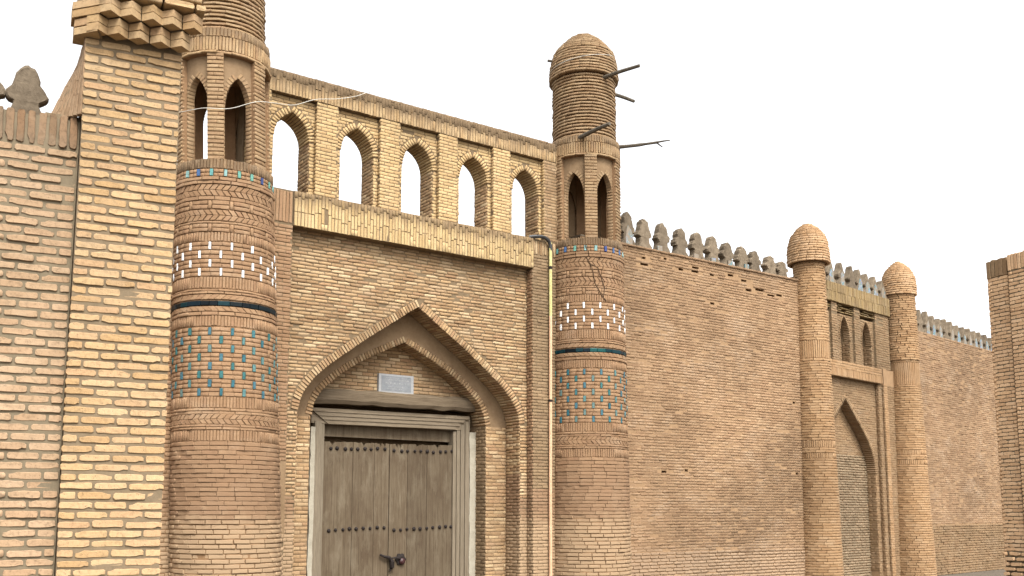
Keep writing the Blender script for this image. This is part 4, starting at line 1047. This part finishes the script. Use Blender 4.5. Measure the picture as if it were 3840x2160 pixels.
# cornice, recess and blind arch
MB().box(B, .2, 4.05, -.5, .02, 5.28, 5.715).part('cornice', por, 'mud_plaster')
soldiers(bk, 'brick_column', fmB, axB, .5, 4.05, 5.285, 5.50, .032, .07, .008); courses(bk, 'brick_column', fmB, axB, .5, 4.05, 5.5, 5.71, .03, .26, .07, .01)
ts, lo, hi = PA.cols(.2, 4.0, 5.3)
MB().strip(B.w, ts, lo, hi, -.14, -.46).part('arch_wall', por, 'mortar_city')
PX = PA.offset(.12)
courses(bk, 'brick_portal', fmB, axB, .3, 3.9, GRD, 5.28, -.13, .25, .066, .011, excl=lambda z: PX.excl(z) if z > PA.zs else PA.excl(z))
voussoirs(bk, 'brick_portal', B, PA, -.115, .115, .06, .3, 1)
MB().box(B, .4, 4.0, -.8, -.42, GRD, 5.2).part('blind_infill', por, 'mortar_city')
courses(bk, 'brick_portal', fmB, axB, .7, 3.72, 3.22, 4.7, -.41, .25, .066, .011, excl=lambda z: [(-9, PA.c - PA.half(z)), (PA.c + PA.half(z), 9)])
courses(bk, 'brick_infill', fmB, axB, .7, 3.72, GRD, 3.22, -.39, .25, .07, .016, excl=lambda z: [(-9, PA.c - PA.half(z)), (PA.c + PA.half(z), 9)], kind='worn', pj=.005, jit=.012)
jamb_bricks(bk, 'brick_portal', B, PA.c + PA.h, -.40, -.14, 0, 2.7, .066)
for a, b, n_ in ((3.90, 4.10, -.02), (4.10, 4.30, .05), (4.30, 4.95, -.02)):
    MB().box(B, a, b, -.4, n_ - .01, GRD, 5.282 if a < 4.05 else 5.73).part('frame_pier', por, 'mortar_city')
    courses(bk, 'brick_column' if a == 4.10 else 'brick_portal', fmB, axB, a, b, GRD, 5.28, n_, .2, .066, .010)
    jamb_bricks(bk, 'brick_portal', B, a, n_ - .1, n_ - .01, 0, 5.26, .066, Ln=.1)
bk.build()
for i, (s_, zt) in enumerate(((.95, 8.42), (1.52, 8.42), (2.12, 8.44), (2.70, 8.43), (3.13, 8.40), (3.57, 8.36), (4.05, 8.35), (4.5, 8.3))):
    place_merlon(por, B, s_, -.14, 7.845, .44, zt + .10 - 7.845, .20, 70 + i, POINT, tile='tile_merlon' if i not in (3,) else None, rough=.04)

# ================================================================== CITY WALL, second stretch
w2 = thing('city_wall', 'distant stretch of rough brick wall with pointed tiled merlons, behind the right pier', 'wall', B.w(10, -.4, GRD))
MB().box(B, 4.9, 19, -.9, -.109, GRD, 7.2).part('wall_core', w2, 'mortar_city')
bk = Bricks(w2, 3430, 3760)
courses(bk, 'brick_city', fmB, axB, 5.5, 18, 1.28, 7.2, -.10, .25, .0665, .011, ends=False, pj=.005, jit=.01, skip=lambda s, z: rng.random() < (.10 if z > 6.6 else .02))
courses(bk, 'brick_portal', fmB, axB, 5.5, 18, GRD, 1.26, -.075, .26, .075, .016, ends=False, pj=.008)
bk.build()
for i in range(22):
    s_ = 6.28 + i * .458; zt = 7.86 - .017 * i
    place_merlon(w2, B, s_ + mr.uniform(-.03, .03), -.26, 7.18, .38, zt + .10 - 7.18 + mr.uniform(-.03, .03), .20, 120 + i, POINT, tile='tile_merlon' if mr.random() < .75 else None, rough=.05)

# ================================================================== PIER AT THE RIGHT EDGE
rp = thing('brick_pier', 'brick pier and wall end cut by the right edge of the picture', 'pier', R.w(.6, -.3, GRD))
fmR, axR = flat(R); bk = Bricks(rp)
MB().box(R, .335, .745, -.7, -.012, GRD, 6.10).part('pier_core', rp, 'mortar_side')
MB().box(R, .80, 5.5, -.7, .03, GRD, 6.11).part('wall_core', rp, 'mortar_side')
courses(bk, 'brick_right', fmR, axR, .325, .75, .95, 5.80, -.003, .235, .0665, .009, kind='worn', pj=.0015, jit=.006)
soldiers(bk, 'brick_tower_top', fmR, axR, .322, .752, 5.80, 6.12, .004, .085, .010)
courses(bk, 'brick_right', fmR, axR, .795, 5.4, .9, 5.83, .039, .235, .0665, .010, kind='worn', pj=.0015, jit=.006)
soldiers(bk, 'brick_right', fmR, axR, .795, 5.4, 5.84, 6.13, .045, .066, .012)
courses(bk, 'brick_right', fmR, axR, .36, 5.4, GRD, .95, .06, .24, .085, .03, kind='worn', pj=.02, jit=.03)
courses(bk, 'brick_right', lambda t, o, z: R.w(.33 - o, t, z), lambda t: (np.cross(R.d, UP), R.d), -.7, 0, GRD, 6.1, 0, .24, .0665, .013)
bk.build()
